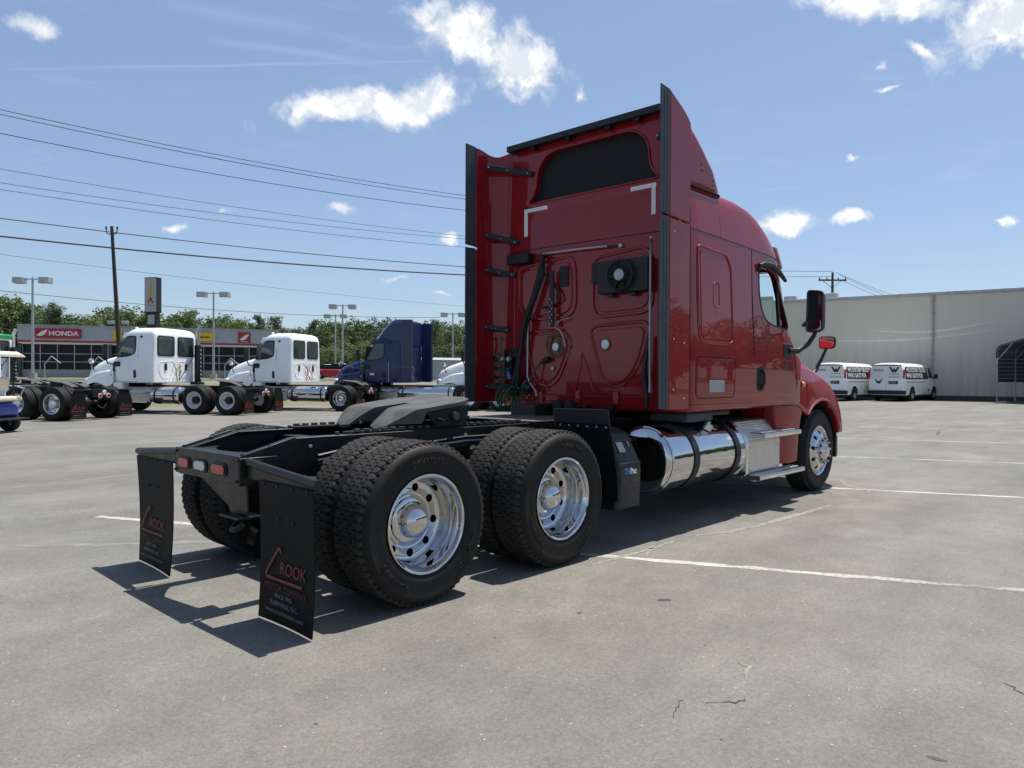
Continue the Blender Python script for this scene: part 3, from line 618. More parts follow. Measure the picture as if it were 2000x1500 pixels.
# axles and suspension
for x in (0, 1.32):
    MB().cyl((x, -.60, WR), (x, .60, WR), .075, .075, 16).build('axle', 'dark_steel', T)
    MB().ball((x, .05, WR), .22, 18, 0, (1, .9, 1)).build('differential', 'dark_steel', T)
    MB().lathe([(.11, 0), (.13, .06), (.13, .2), (.05, .26)], (x+.12, .05, WR), 'x', 16).build('pinion_housing', 'dark_steel', T)
    for s in (-1, 1):
        MB().lathe([(.02, 0), (.105, .01), (.125, .06), (.112, .10), (.128, .15), (.11, .2), (.08, .215)], (x-.33, s*.49, .56), 'z', 18).build('air_spring', 'rubber', T)
        MB().beam((x-.42, s*.49, .54), (x+.30, s*.49, .62), .075, .05).build('suspension_arm', 'dark_steel', T, 0, .01)
        MB().cyl((x+.24, s*.36, .60), (x+.18, s*.36, .93), .03, .03, 10).build('shock_absorber', 'black_paint', T)
        MB().cyl((x-.24, s*.53, .70), (x-.10, s*.53, .78), .072, .072, 16).cyl((x-.26, s*.53, .69), (x-.24, s*.53, .70), .08, .08, 16).build('brake_chamber', 'dark_steel', T)
        MB().tube([(x-.2, s*.50, .80), (x-.12, s*.46, .90), (x+.1, s*.45, .92), (x+.3, s*.45, .9)], .010, 7).build('air_line', 'galvanised', T)
    MB().cyl((x-.1, -.50, .70), (x-.28, -.50, .86), .022, .022, 10).build('torque_rod', 'greased_steel', T)
MB().cyl((1.45, .05, WR+.03), (4.6, 0, .70), .055, .055, 14).build('drive_shaft', 'dark_steel', T)
MB().cyl((.3, .05, WR+.01), (1.1, .05, WR+.02), .05, .05, 14).build('drive_shaft', 'dark_steel', T)
# fifth wheel on its slide
def fz(x, y): return (1.168+.115*(x-.55) if x >= .55 else 1.168-.13*((.55-x)/.22)**1.2)
def half(s): return [(.80, s*.035), (.62, s*.060), (.46, s*.105), (.335, s*.135), (.32, s*.22), (.345, s*.315), (.46, s*.40), (.62, s*.452), (.86, s*.465), (1.02, s*.44), (1.13, s*.36), (1.20, s*.22), (1.225, s*.0)]
fw = MB(); cols = 18
bm = bmesh.new()
outl = half(-1)+half(1)[-2::-1]
vt = [bm.verts.new((x, y, 0)) for x, y in outl]; fc = bm.faces.new(vt); bmesh.ops.triangulate(bm, faces=[fc]); bmesh.ops.subdivide_edges(bm, edges=bm.edges[:], cuts=3, use_grid_fill=True)
pl = bpy.data.meshes.new('fifth_wheel'); top_ = [(v.co.x, v.co.y) for v in bm.verts]; bm.verts.index_update(); tf = [tuple(v.index for v in f.verts) for f in bm.faces]
be = [e for e in bm.edges if len(e.link_faces) == 1]; bev = [(e.verts[0].index, e.verts[1].index) for e in be]; bm.free(); n = len(top_)
fw.add([(x, y, fz(x, y)) for x, y in top_]+[(x, y, min(fz(x, y)-.02, 1.06) if x < .62 or abs(y) < .1 else fz(x, y)-.03) for x, y in top_], tf+[tuple(i+n for i in f)[::-1] for f in tf]+[(a, b, b+n, a+n) for a, b in bev])
FW = fw.build('fifth_wheel', 'greased_steel', T, 40)
for s in (-1, 1):
    MB().prism([(.62, 1.14), (1.06, 1.195), (1.03, 1.03), (.72, 1.03)], 'y', s*.445, s*.43).build('side_skirt', 'dark_steel', FW, 0, .004)
    MB().prism([(.72, 1.02), (1.08, 1.02), (.98, 1.17), (.82, 1.15)], 'y', s*.40, s*.33).build('pedestal', 'dark_steel', FW, 0, .012)
    MB().cyl((.90, s*.28, 1.11), (.90, s*.47, 1.11), .032, .032, 14).build('pivot_pin', 'greased_steel', FW)
    for k in range(4): MB().lathe([(.017, 0), (.017, .02), (.0005, .02)], (.74+.10*k, s*.452, 1.07+.02*(k % 2)), 'y', 6).build('bolt', 'greased_steel', FW, 0)
    sr = MB().bb(-.02, 1.75, s*.35-.05, s*.35+.05, 1.0125, 1.028)
    sr.build('slide_rail', 'dark_steel', FW, 0, .002)
    tb = MB()
    for k in range(22): tb.bb(.02+.078*k, .058+.078*k, s*.395-.018, s*.395+.018, 1.028, 1.046)
    stuff(tb.build('slide_rail_tooth', 'greased_steel', FW, 0))
    for k in range(5): MB().lathe([(.016, 0), (.016, .022), (.0005, .022)], (-.12+.10*k, s*.395, 1.013), 'z', 6).build('bolt', 'greased_steel', FW, 0)
MB().bb(.66, 1.15, -.34, .34, 1.02, 1.045).build('slide_plate', 'dark_steel', FW, 0, .004)
MB().prism([(.80, -.10), (1.1, -.16), (1.1, .16), (.80, .10)], 'z', 1.08, 1.15).build('lock_jaw', 'dark_steel', FW, 0, .01)
MB().tube([(.78, -.30, 1.09), (.72, -.48, 1.09), (.70, -.56, 1.08)], .010, 8).build('release_handle', 'dark_steel', FW)
# deck plate and rear-of-cab clutter
def diamond():
    m = bpy.data.materials.new('diamond_plate'); m.use_nodes = True; nt = m.node_tree; N, L = nt.nodes, nt.links; b = N['Principled BSDF']
    tc = N.new('ShaderNodeTexCoord'); mp = N.new('ShaderNodeMapping'); mp.inputs['Rotation'].default_value = (0, 0, R(45)); L.new(tc.outputs['Object'], mp.inputs['Vector'])
    ch = N.new('ShaderNodeTexWave'); ch.inputs['Scale'].default_value = 9; L.new(mp.outputs[0], ch.inputs['Vector']); c2 = N.new('ShaderNodeTexWave'); c2.bands_direction = 'Y'; c2.inputs['Scale'].default_value = 9; L.new(mp.outputs[0], c2.inputs['Vector'])
    mu = N.new('ShaderNodeMath'); mu.operation = 'MULTIPLY'; L.new(ch.outputs['Fac'], mu.inputs[0]); L.new(c2.outputs['Fac'], mu.inputs[1])
    bp = N.new('ShaderNodeBump'); bp.inputs['Strength'].default_value = .6; bp.inputs['Distance'].default_value = .004; L.new(mu.outputs[0], bp.inputs['Height']); L.new(bp.outputs[0], b.inputs['Normal'])
    b.inputs['Base Color'].default_value = (.66, .66, .65, 1); b.inputs['Metallic'].default_value = 1; b.inputs['Roughness'].default_value = .3; MATS['diamond_plate'] = m
diamond()
MB().bb(1.80, 2.80, -.46, .46, 1.022, 1.030).build('deck_plate', 'diamond_plate', T, 0, .001)
MB().bb(2.45, 2.95, .10, .42, .98, 1.14).build('battery_box', 'black_plastic', T, 0, .015)
MB().bb(2.55, 3.0, -.46, -.20, 1.04, 1.10).build('air_dryer_bracket', 'dark_steel', T, 0, .01)
for y in (.30, .16): MB().lathe([(.05, 0), (.06, .03), (.06, .12), (.03, .15)], (2.7, y-.3, 1.03), 'z', 14).build('air_dryer', 'dark_steel', T)
for k, y in enumerate((-.42, -.1, .2, .38)):
    MB().bb(2.98, 3.04, y-.03, y+.03, 1.01, 1.13).build('cab_mount', 'dark_steel', T, 0, .006)
MB().cyl((2.97, .12, 1.07), (2.93, .12, 1.07), .045, .045, 18).build('work_lamp', 'galvanised', T)
# quarter fender ahead of the drive wheels with its hanging flap
for s in (-1, 1):
    q = MB().prism([(s*.57, 1.14), (s*1.15, 1.15), (s*1.17, .99), (s*.59, .98)], 'x', 1.93, 1.945).build('fender_plate', 'black_plastic', T, 0, .004)
    for k in range(6): MB().lathe([(.009, 0), (.009, -.008), (.0005, -.009)], (1.93, s*(.66+.095*k), 1.005), 'x', 8).build('bolt', 'galvanised', q, 0)
    rings = []
    for i in range(10):
        z = 1.03-.62*i/9; x = 1.925+.055*math.sin(1.5*i/9); yo = 1.16+.055*math.sin(1.7*i/9)
        rings.append([(x, s*.62, z), (x, s*yo, z), (x+.012, s*yo, z), (x+.012, s*.62, z)])
    MB().ringloft(rings).build('fender_flap', 'flap_rubber', q, 30)
# auxiliary power unit cover between fender and tank
ap = MB(); prof = [(-.62, .97), (-.98, .985), (-1.07, .95), (-1.205, .70), (-1.215, .66), (-1.205, .33), (-.62, .33)]
ap.ringloft([[(x, y+(.0 if i else .03), z-(0 if i else .01)) for y, z in prof] for i, x in ((0, 1.995), (1, 2.02), (1, 2.30), (0, 2.36))])
AP = ap.build('power_unit_cover', 'black_plastic', T, 30, .010)
for z, yy in ((.705, -1.2085), (.885, -1.112)): MB().bb(2.02, 2.31, yy-.006, yy, z-.004, z+.004).build('cover_seam', 'grey_rubber_trim', AP, 0)
nrm = Vector((0, .25, .135)).normalized(); upv = Vector((0, .135, .25)).normalized()
MB().add([(2.08, -1.166, .792), (2.17, -1.166, .792), (2.17, -1.118, .872), (2.08, -1.118, .872)], [(0, 1, 2, 3)]).build('sticker', 'grey_vinyl', AP, 0)
MB().add([(2.24, -1.142, .835), (2.255, -1.142, .835), (2.255, -1.118, .874), (2.24, -1.118, .874)], [(0, 1, 2, 3)]).build('sticker', 'grey_vinyl', AP, 0)
text('badge_lettering', 'Tri', .066, (2.115, -1.2165, .635), (1, 0, 0), (0, 0, 1), 'blue_print', AP, .001, bold=.002)
text('badge_lettering', 'Pac', .066, (2.205, -1.2165, .635), (1, 0, 0), (0, 0, 1), 'white_vinyl', AP, .001, bold=.002)
text('badge_lettering', 'EVOLUTION', .030, (2.16, -1.2145, .555), (1, 0, 0), (0, 0, 1), 'dim_white_print', AP, .001, spacing=1.5)
# fuel tanks
for s in (-1, 1):
    c = (0, s*.945, .655); r = .305
    tk = MB().lathe([(.0005, 2.735), (.10, 2.735), (.20, 2.742), (.26, 2.752), (.285, 2.765), (.298, 2.785), (.303, 2.80), (r, 2.83), (r, 4.20), (.298, 4.235), (.26, 4.26), (.0005, 4.27)], c, 'x', 64).build('fuel_tank', 'chrome', T, 45)
    for x in (3.20, 4.03):
        MB().lathe([(r+.001, -.045), (r+.010, -.045), (r+.010, .045), (r+.001, .045)], (x, c[1], c[2]), 'x', 64).build('tank_strap', 'black_plastic', tk, 40)
        MB().bb(x-.05, x+.05, s*.44, s*.70, .55, .80).build('tank_bracket', 'black_paint', tk, 0, .01)
    for x in (2.79, 4.22): MB().lathe([(r-.004, -.010), (r+.006, 0), (r-.004, .010)], (x, c[1], c[2]), 'x', 64).build('tank_bead', 'chrome', tk, 40)
    cap = MB().lathe([(.055, 0), (.055, .05), (.045, .065), (.0005, .065)], (0, 0, 0), 'z', 20).bb(-.06, .06, -.012, .012, .062, .082).build('filler_cap', 'brushed_aluminium', tk, 40); cap.location = (3.62, c[1]+s*.16, c[2]+.255); cap.rotation_euler = (s*-.55 if s > 0 else .55, 0, .4)
    MB().tube([(3.6, c[1]+s*.2, c[2]+.28), (3.67, c[1]+s*.24, c[2]+.25), (3.75, c[1]+s*.22, c[2]+.26)], .005, 6).build('cap_chain', 'chrome', tk)
    for k, (yy, zz) in enumerate(((-.12, .05), (-.17, -.05), (-.16, -.07))): MB().cyl((2.735, c[1]-s*yy*-1, c[2]+zz), (2.715, c[1]-s*yy*-1, c[2]+zz), .012, .012, 8).build('tank_fitting', 'galvanised', tk)
# step box between tank and front wheel
for s in (-1, 1):
    bx = MB().prism([(s*.55, .40), (s*1.17, .40), (s*1.195, .42), (s*1.195, .735), (s*1.02, .955), (s*.55, .955)], 'x', 4.33, 5.16).build('step_box', 'brushed_aluminium', T, 0, .008)
    MB().prism([(s*.55, .385), (s*1.19, .385), (s*1.215, .41), (s*1.215, .745), (s*1.03, .975), (s*.55, .975)], 'x', 4.285, 4.335).build('end_frame', 'polished_aluminium', bx, 0, .006)
    for k in range(9):
        z0 = .762+.021*k; y_ = 1.195-(z0-.735)*.795
        MB().beam((4.36, s*y_, z0), (5.13, s*y_, z0), .012, .012).build('tread_bar', 'brushed_aluminium', bx, 0)
    for (x, z) in ((4.40, .68), (5.09, .68), (5.09, .44), (4.40, .44)): MB().lathe([(.008, -.004), (.0005, -.006)], (x, s*1.198, z), 'y', 8).build('rivet', 'dark_steel', bx, 0)
    for (z, x0, x1, yo) in ((.80, 4.55, 5.50, 1.295), (.365, 4.42, 5.60, 1.300)):
        st = MB().prism([(s*1.10, z-.03), (s*yo, z-.03), (s*(yo+.01), z-.02), (s*(yo+.01), z+.015), (s*yo, z+.025), (s*1.10, z+.025)], 'x', x0, x1).build('step', 'polished_aluminium', bx, 0, .006)
        for k in range(3): MB().bb(x0+.03, x1-.03, s*(1.14+.045*k)-.010, s*(1.14+.045*k)+.010, z+.0255, z+.031).build('step_grip', 'brushed_aluminium', st, 0)
        MB().prism([(x0+.05, z-.03), (x1-.1, z-.03), (x1-.3, z-.075), (x0+.2, z-.075)], 'y', s*1.15, s*1.12).build('step_bracket', 'galvanised', st, 0, .004)
    MB().bb(3.25, 3.75, s*.70, s*1.12, .985, 1.075).bb(3.75, 4.35, s*.62, s*1.0, 1.02, 1.075).build('under_cab_panel', 'grey_rubber_trim', T, 0, .02)
# cab shell
sl_ = [(1.085, 3.08, 5.68, 5.70, 1.17), (1.10, 3.06, 5.69, 5.71, 1.205), (1.13, 3.05, 5.70, 5.72, 1.218), (1.60, 3.05, 5.70, 5.78, 1.226), (1.72, 3.05, 5.62, 5.82, 1.224), (1.82, 3.05, 5.54, 5.84, 1.221), (1.95, 3.05, 5.46, 5.83, 1.214), (2.2, 3.05, 5.37, 5.73, 1.203),
       (2.45, 3.05, 5.28, 5.62, 1.196), (2.62, 3.05, 5.21, 5.54, 1.192), (2.74, 3.05, 5.16, 5.47, 1.188), (2.80, 3.05, 5.13, 5.42, 1.182), (2.90, 3.05, 5.07, 5.34, 1.172), (3.0, 3.05, 4.98, 5.24, 1.160), (3.09, 3.05, 4.86, 5.12, 1.150), (3.16, 3.05, 4.72, 4.97, 1.138), (3.21, 3.055, 4.52, 4.78, 1.112), (3.25, 3.06, 4.25, 4.5, 1.06), (3.29, 3.08, 3.95, 4.15, .94), (3.315, 3.15, 3.7, 3.85, .6)]
RFS = lambda z: .05 if z < 1.65 else .17 if z < 2.85 else .17+.5*(z-2.85)
SIDE = sorted([(z, w) for (z, a, b, c, w) in sl_])
def side_y(z):
    for (z0, w0), (z1, w1) in zip(SIDE[:-1], SIDE[1:]):
        if z0 <= z <= z1: return w0+(w1-w0)*(z-z0)/(z1-z0)
    return SIDE[-1][1]
def inset(k): return [plan(z, a+k, b-k*1.2, c-k*1.2, w-k, .13, RFS(z)) for (z, a, b, c, w) in sl_]
cab = MB().ringloft([plan(z, a, b, c, w, .13, RFS(z)) for (z, a, b, c, w) in sl_]).build('cab', 'red_paint', T, 40)
door_win = roundpoly([(4.585, 2.55), (4.60, 2.60), (4.86, 2.605), (5.02, 2.53), (5.315, 1.985), (5.28, 1.95), (4.80, 2.0), (4.66, 2.09), (4.585, 2.30)], [.04, .04, .06, .10, .04, .03, .15, .12, .15])
cut(cab, MB().ringloft(inset(.06)))                                   # hollow it
cut(cab, MB().prism(door_win, 'y', -1.6, 1.6))                          # door windows through both sides
cut(cab, MB().prism(roundpoly([(.04, 2.02), (1.15, 1.99), (1.11, 2.60), (.04, 2.68)], .06), 'x', 5.08, 6.2))
cut(cab, MB().prism(roundpoly([(-.04, 2.02), (-1.15, 1.99), (-1.11, 2.60), (-.04, 2.68)], .06), 'x', 5.08, 6.2))
def on_side(poly, s, off, th, name, mn, parent, bevel=.0):
    "thin panel laid on the cab side, following its slope"
    n = len(poly); vs = [(x, s*(side_y(z)+off), z) for x, z in poly]+[(x, s*(side_y(z)+off-th), z) for x, z in poly]
    fs = [tuple(range(n)), tuple(range(n, 2*n))[::-1]]+[(i, (i+1) % n, n+(i+1) % n, n+i) for i in range(n)]
    return MB().add(vs, fs).build(name, mn, parent, 30, bevel)
def side_ring(poly, s, off, r, name, mn, parent):
    P = [(x, s*(side_y(z)+off), z) for x, z in poly]; return MB().tube(P+[P[0], P[1]], r, 6).build(name, mn, parent)
for s in (-1, 1):
    g_ = on_side(door_win, s, -.020, .006, 'door_window', 'clear_glass', cab)
    side_ring(door_win, s, -.004, .011, 'window_seal', 'black_plastic', cab)
    on_side([(5.045, 2.50), (5.085, 2.43), (5.13, 1.985), (5.09, 1.985)], s, -.006, .03, 'window_divider', 'black_plastic', cab)
    # rain deflector over the window
    MB().tube([(4.55, s*(side_y(2.52)+.012), 2.54), (4.57, s*(side_y(2.6)+.022), 2.605), (4.66, s*(side_y(2.63)+.03), 2.632), (4.85, s*(side_y(2.63)+.035), 2.632), (5.03, s*(side_y(2.58)+.035), 2.575), (5.20, s*(side_y(2.5)+.03), 2.50)], [.012, .022, .026, .028, .028, .02], 8).build('rain_deflector', 'black_plastic', cab)
    # shut lines
    def seam(pts, r=.0065, mn='hole', nm='panel_seam', off=-.0015): return MB().tube([(x, s*(side_y(z)+off), z) for x, z in pts], r, 5).build(nm, mn, cab)
    seam([(4.42, 2.76), (4.415, 2.3), (4.42, 1.7), (4.425, 1.10)]); seam([(3.08, 2.80), (3.7, 2.785), (4.42, 2.762), (4.95, 2.735), (5.12, 2.72)], .006)
    seam([(4.425, 1.105), (4.9, 1.105), (5.48, 1.10)]); seam([(5.48, 1.10), (5.56, 1.35), (5.50, 1.62), (5.40, 1.80)])
    seam([(3.76, 3.14), (3.76, 2.95), (3.75, 2.79)], .003); seam([(3.06, 1.16), (3.7, 1.155), (4.40, 1.15)], .003)
    # pressed panel on the sleeper side, luggage door, vent plate
    rp = roundpoly([(3.28, 2.66), (3.86, 2.63), (3.95, 2.50), (3.95, 1.80), (3.90, 1.745), (3.33, 1.745), (3.27, 1.80)], .07)
    side_ring(rp, s, .000, .016, 'pressed_rib', 'red_paint', cab); on_side(roundpoly([(3.31, 2.61), (3.84, 2.585), (3.91, 2.47), (3.91, 1.82), (3.87, 1.785), (3.35, 1.785), (3.31, 1.82)], .05), s, .010, .02, 'pressed_panel', 'red_paint', cab, .006)
    side_ring(rrect(3.55, 3.67, 2.09, 2.33, .05), s, .012, .007, 'pressed_rib', 'red_paint', cab); on_side(rrect(3.565, 3.655, 2.105, 2.315, .04), s, .013, .012, 'window_blank', 'red_paint', cab, .004)
    lg = rrect(3.21, 4.0, 1.215, 1.605, .07); side_ring(lg, s, -.002, .005, 'panel_seam', 'hole', cab); on_side(rrect(3.225, 3.985, 1.23, 1.59, .06), s, .006, .012, 'luggage_door', 'red_paint', cab, .004)
    on_side(rrect(3.46, 3.76, 1.27, 1.385, .012), s, .010, .006, 'vent_plate', 'grey_vinyl', cab, .001)
    # door pull and hinges
    on_side(roundpoly([(4.50, 1.50), (4.55, 1.53), (4.66, 1.52), (4.69, 1.47), (4.67, 1.30), (4.62, 1.265), (4.52, 1.27), (4.50, 1.33)], .03), s, .004, .01, 'door_handle_recess', 'black_plastic', cab, .003)
    MB().tube([(4.60, s*(1.232), 1.50), (4.61, s*1.252, 1.46), (4.61, s*1.254, 1.36), (4.60, s*1.232, 1.29)], .016, 8).build('door_handle', 'black_plastic', cab)
    # door dent line: a raised blister carries the dark decal
    on_side(roundpoly([(4.86, 1.60), (5.1, 1.625), (5.44, 1.60), (5.45, 1.47), (5.1, 1.51), (4.90, 1.565)], .05), s, .005, .02, 'door_blister', 'red_paint', cab, .004)
    on_side([(5.17, 1.60), (5.30, 1.60), (5.29, 1.49), (5.18, 1.50)], s, .007, .001, 'door_decal', 'dull_red_print', cab); on_side([(5.36, 1.585), (5.40, 1.58), (5.40, 1.53), (5.36, 1.535)], s, .007, .001, 'door_decal', 'dull_red_print', cab)
    MB().lathe([(.034, 0), (.030, .014), (.016, .024), (.0005, .026)] if s > 0 else [(.034, 0), (.030, -.014), (.016, -.024), (.0005, -.026)], (5.76, s*1.215, 1.335), 'y', 16).build('marker_lamp', 'amber_lens', cab)
for s, pts in ((-1, [(.03, 2.10), (1.0, 2.06), (.96, 2.58), (.03, 2.64)]), (1, [(.03, 2.10), (1.0, 2.06), (.96, 2.58), (.03, 2.64)])):
    P = []
    for y, z in pts:
        xc_ = {2.10: 5.775, 2.06: 5.79, 2.58: 5.57, 2.64: 5.535}[z]; P.append((xc_-.02-.26*(y/1.1)**2, s*y, z))
    MB().add(P, [(0, 1, 2, 3)]).build('windscreen', 'clear_glass', cab, 0)
MB().bb(5.50, 5.86, -.03, .03, 2.0, 2.7).build('windscreen_divider', 'black_plastic', cab, 0, .01)
# inside: seats, wheel, bunk partition, floor
MB().bb(3.15, 5.35, -1.1, 1.1, 1.15, 1.22).build('cab_floor', 'black_plastic', cab, 0)
MB().bb(4.28, 4.33, -1.05, 1.05, 1.2, 2.62).build('bunk_curtain', 'seat_fabric', cab, 0)
for y in (-.62, .62):
    MB().bb(4.45, 4.95, y-.25, y+.25, 1.5, 1.65).box((4.45, y, 1.98), (.14, .46, .66), Matrix.Rotation(-.14, 3, 'Y')).box((4.40, y, 2.40), (.10, .28, .18)).build('seat', 'seat_fabric', cab, 0, .05, 3)
MB().lathe([(.205+.018*math.cos(t*math.pi/4), .018*math.sin(t*math.pi/4)) for t in range(9)], (0, 0, 0), 'x', 28).build('steering_wheel', 'black_plastic', cab, 60, loc=(5.15, .62, 1.92)).rotation_euler = (0, -.5, 0)
MB().prism([(5.2, 1.3), (5.75, 1.3), (5.70, 2.0), (5.45, 1.98), (5.25, 1.75)], 'y', -1.05, 1.05).build('dashboard', 'black_plastic', cab, 0, .04)
# roof fairing, open at the back behind a dark screen
ff = [(3.18, 3.052, 3.86, 4.16, 1.12), (3.25, 3.052, 3.85, 4.15, 1.14), (3.41, 3.052, 3.73, 4.0, 1.15), (3.56, 3.052, 3.55, 3.8, 1.15), (3.66, 3.052, 3.42, 3.65, 1.148), (3.76, 3.052, 3.28, 3.47, 1.14), (3.84, 3.052, 3.18, 3.3, 1.10), (3.90, 3.053, 3.12, 3.2, 1.05), (3.935, 3.055, 3.09, 3.13, .97)]
rf = MB().ringloft([plan(z, a, b, c, w, .13, .1) for (z, a, b, c, w) in ff]).build('roof_fairing', 'red_paint', T, 45)
opening = roundpoly([(.72, 3.285), (.60, 3.40), (.57, 3.66), (.42, 3.80), (-.66, 3.80), (-.82, 3.66), (-.84, 3.40), (-.95, 3.285)], [.05, .08, .15, .16, .16, .15, .08, .05])
opening = [(y+.02, z) for y, z in opening]
cut(rf, MB().prism(opening, 'x', 2.9, 3.22)); cut(cab, MB().prism(opening, 'x', 2.9, 3.22))
MB().prism(opening, 'x', 3.115, 3.13).build('fairing_screen', 'screen_dark', rf, 0)
MB().tube([(3.046, y, z) for y, z in opening]+[(3.046, *opening[0])], .010, 6).build('opening_rim', 'red_paint', rf)
gp_ = [p for p in plan(3.212, 3.06, 3.865, 4.165, 1.138, .06, .1)]
MB().tube([tuple(p) for p in gp_[4:-4]], .013, 6).build('fairing_gap', 'hole', rf)
for s in (-1, 1):
    for (x, z) in ((3.42, 3.44), (3.43, 3.385), (3.66, 3.33), (3.665, 3.285)): MB().lathe([(.010, 0), (.0005, s*.004)], (x, s*1.152, z), 'y', 8).build('bolt', 'dark_steel', rf, 0)
# black trailing strip along the top of the fairing
tr = MB(); pts = []
for i in range(25): y = .97-1.94*i/24; pts.append((y, 3.928))
tr.ringloft([[(2.955, y, z-.050), (3.06, y, z-.045), (3.06, y, z+.014), (2.955, y, z+.010)] for y, z in pts]); tr.build('trailing_strip', 'black_plastic', rf, 30)
for y in (.62, .14, -.36, -.70): MB().bb(2.98, 3.05, y-.03, y+.03, 3.845, 3.89).build('strip_clip', 'black_plastic', rf, 0, .008)
# side extenders with rubber trailing edges
for s in (-1, 1):
    up = [(2.725, 2.835), (3.075, 2.82), (3.075, 3.72), (3.03, 3.765), (2.95, 3.815), (2.86, 3.86), (2.725, 3.925)]
    lo = [(2.725, 1.125), (3.075, 1.125), (3.075, 2.80), (2.725, 2.812)]
    for nm, P in (('upper', up), ('lower', lo)):
        e = MB().prism(P, 'y', s*1.232, s*1.205).build('side_extender', 'red_paint', T, 30, .006)
        z0, z1 = P[0][1]+.004, (P[-1][1]+.008)
        MB().prism([(2.575, z0+.01), (2.725, z0), (2.725, z1), (2.575, z1+.012 if nm == 'upper' else z1)], 'y', s*1.228, s*1.214).build('rubber_edge', 'grey_rubber_trim', e, 0, .003)
        for xx in (2.63, 2.68): MB().bb(xx-.006, xx+.006, s*1.228, s*1.232, z0+.02, z1-.02).build('rubber_rib', 'grey_rubber_trim', e, 0, .001)
    # curved fillet that closes the corner between extender and back wall
    rg_ = []
    for i in range(15):
        z = 1.135+(3.925-1.135)*i/14; yc_ = 1.085-.125*(i/14); zz = None
        Q_ = [(2.735, 1.204, 0)]+[(2.80+.25*math.sin(R(t_)), yc_+(1.204-yc_)*math.cos(R(t_)), math.sin(R(2*t_))) for t_ in range(10, 91, 8)]+[(3.09, yc_-.03, 0), (3.09, yc_+.05, .2), (3.0, 1.19, 1), (2.9, 1.2055, 1), (2.735, 1.2055, 0)]
        rg_.append([(x_, s*y_, z-(.065*d_ if i == 14 else 0)) for x_, y_, d_ in Q_])
    MB().ringloft(rg_).build('corner_fillet', 'red_paint', T, 60)
    for (z, z2, yy) in (((3.74, 3.60, .66), (2.99, 2.88, .86), (2.60, 2.53, .90), (1.97, 1.92, .99), (1.305, 1.29, .66)) if s > 0 else ((3.70, 3.66, .90), (2.99, 2.95, .97), (2.60, 2.58, .97), (1.97, 1.96, .99), (1.305, 1.30, .97))):
        a, b = Vector((2.86, s*1.20, z)), Vector((3.035, s*yy, z2)); br = MB().beam(a, b, .02, .060).build('extender_bracket', 'black_plastic', T, 0, .006)
        for t_ in (.08, .5, .92): p = a.lerp(b, t_); MB().lathe([(.010, 0), (.010, -.012), (.0005, -.013)], (p.x-.012, p.y, p.z), 'x', 6).build('bolt', 'galvanised', br, 0)
    MB().bb(2.9, 2.905, s*1.19, s*1.205, 2.62, 2.80).build('extender_stay', 'galvanised', T, 0)
    for za, zb_ in ((1.13, 2.80), (2.83, 3.70)): MB().tube([(3.079, s*1.2265, za), (3.079, s*(1.2265 if zb_ < 3 else 1.20), zb_)], .0055, 6).build('panel_seam', 'hole', T)
    for (x_, z_) in ((2.80, 1.30), (2.80, 2.70), (2.98, 1.22), (2.98, 1.72), (2.80, 1.75)): MB().lathe([(.008, 0), (.007, s*.004), (.0005, s*.006)], (x_, s*1.232, z_), 'y', 10).build('rivet', 'galvanised', T, 0)
# ---- the back wall of the cab: pressings, tape, hoses, condenser
BX = 3.05
def wall_rib(P, r=.012, mn='red_paint', nm='pressed_rib', close=True):
    Q = [(BX-.001, y, z) for y, z in P]; return MB().tube(Q+([Q[0], Q[1]] if close else []), r, 6).build(nm, mn, cab)
def wall_panel(P, th=.012, mn='red_paint', nm='pressed_panel', bev=.008): return MB().prism(P, 'x', BX-th, BX+.01).build(nm, mn, cab, 30, bev)
for P, rr in (([(.86, 2.60), (.12, 2.66), (.07, 2.55), (.06, 2.13), (.15, 2.03), (.72, 2.03), (.86, 2.15)], .10), ([(-.16, 2.60), (-.76, 2.66), (-.86, 2.56), (-.86, 2.10), (-.78, 2.03), (-.22, 2.01), (-.16, 2.10)], .09),
              ([(.72, 1.90), (.22, 1.90), (.10, 1.78), (.28, 1.38), (.42, 1.30), (.60, 1.35), (.74, 1.75)], .12), ([(-.10, 1.92), (-.84, 1.95), (-.74, 1.58), (-.58, 1.34), (-.36, 1.31), (-.26, 1.40)], .13)):
    wall_rib(roundpoly(P, rr), .018); c_ = Vector((sum(p[0] for p in P)/len(P), sum(p[1] for p in P)/len(P)))
    wall_panel(roundpoly([tuple(c_+(Vector(p)-c_)*.86) for p in P], rr*.8), .014)
wall_rib([(.98, 2.785), (.4, 2.79), (-.4, 2.785), (-.98, 2.78)], .004, 'hole', 'panel_seam', False)
wall_rib([(1.0, 1.215), (.3, 1.21), (-.4, 1.21), (-.98, 1.22)], .016, close=False); wall_rib([(1.0, 1.15), (-.98, 1.15)], .010, close=False)
wall_rib([(.06, 1.28), (.0, 1.5), (-.02, 1.66), (-.10, 1.5), (-.16, 1.28)], .010, close=False); wall_rib([(.92, 2.70), (.92, 1.35)], .010, close=False)
for y in (.52, .02, -.45): MB().bb(BX-.025, BX, y-.035, y+.035, 1.14, 1.27).build('wall_stiffener', 'red_paint', cab, 0, .01)
for sgn, P1, P2 in ((1, (.755, .455, 3.195, 3.235), (.735, .785, 2.94, 3.235)), (-1, (-.60, -.885, 3.205, 3.245), (-.835, -.88, 2.95, 3.205))):
    MB().bb(BX-.003, BX, P1[0], P1[1], P1[2], P1[3]).build('reflective_tape', 'white_vinyl', cab, 0); MB().bb(BX-.0035, BX, P2[0], P2[1], P2[2], P2[3]).build('reflective_tape', 'white_vinyl', cab, 0)
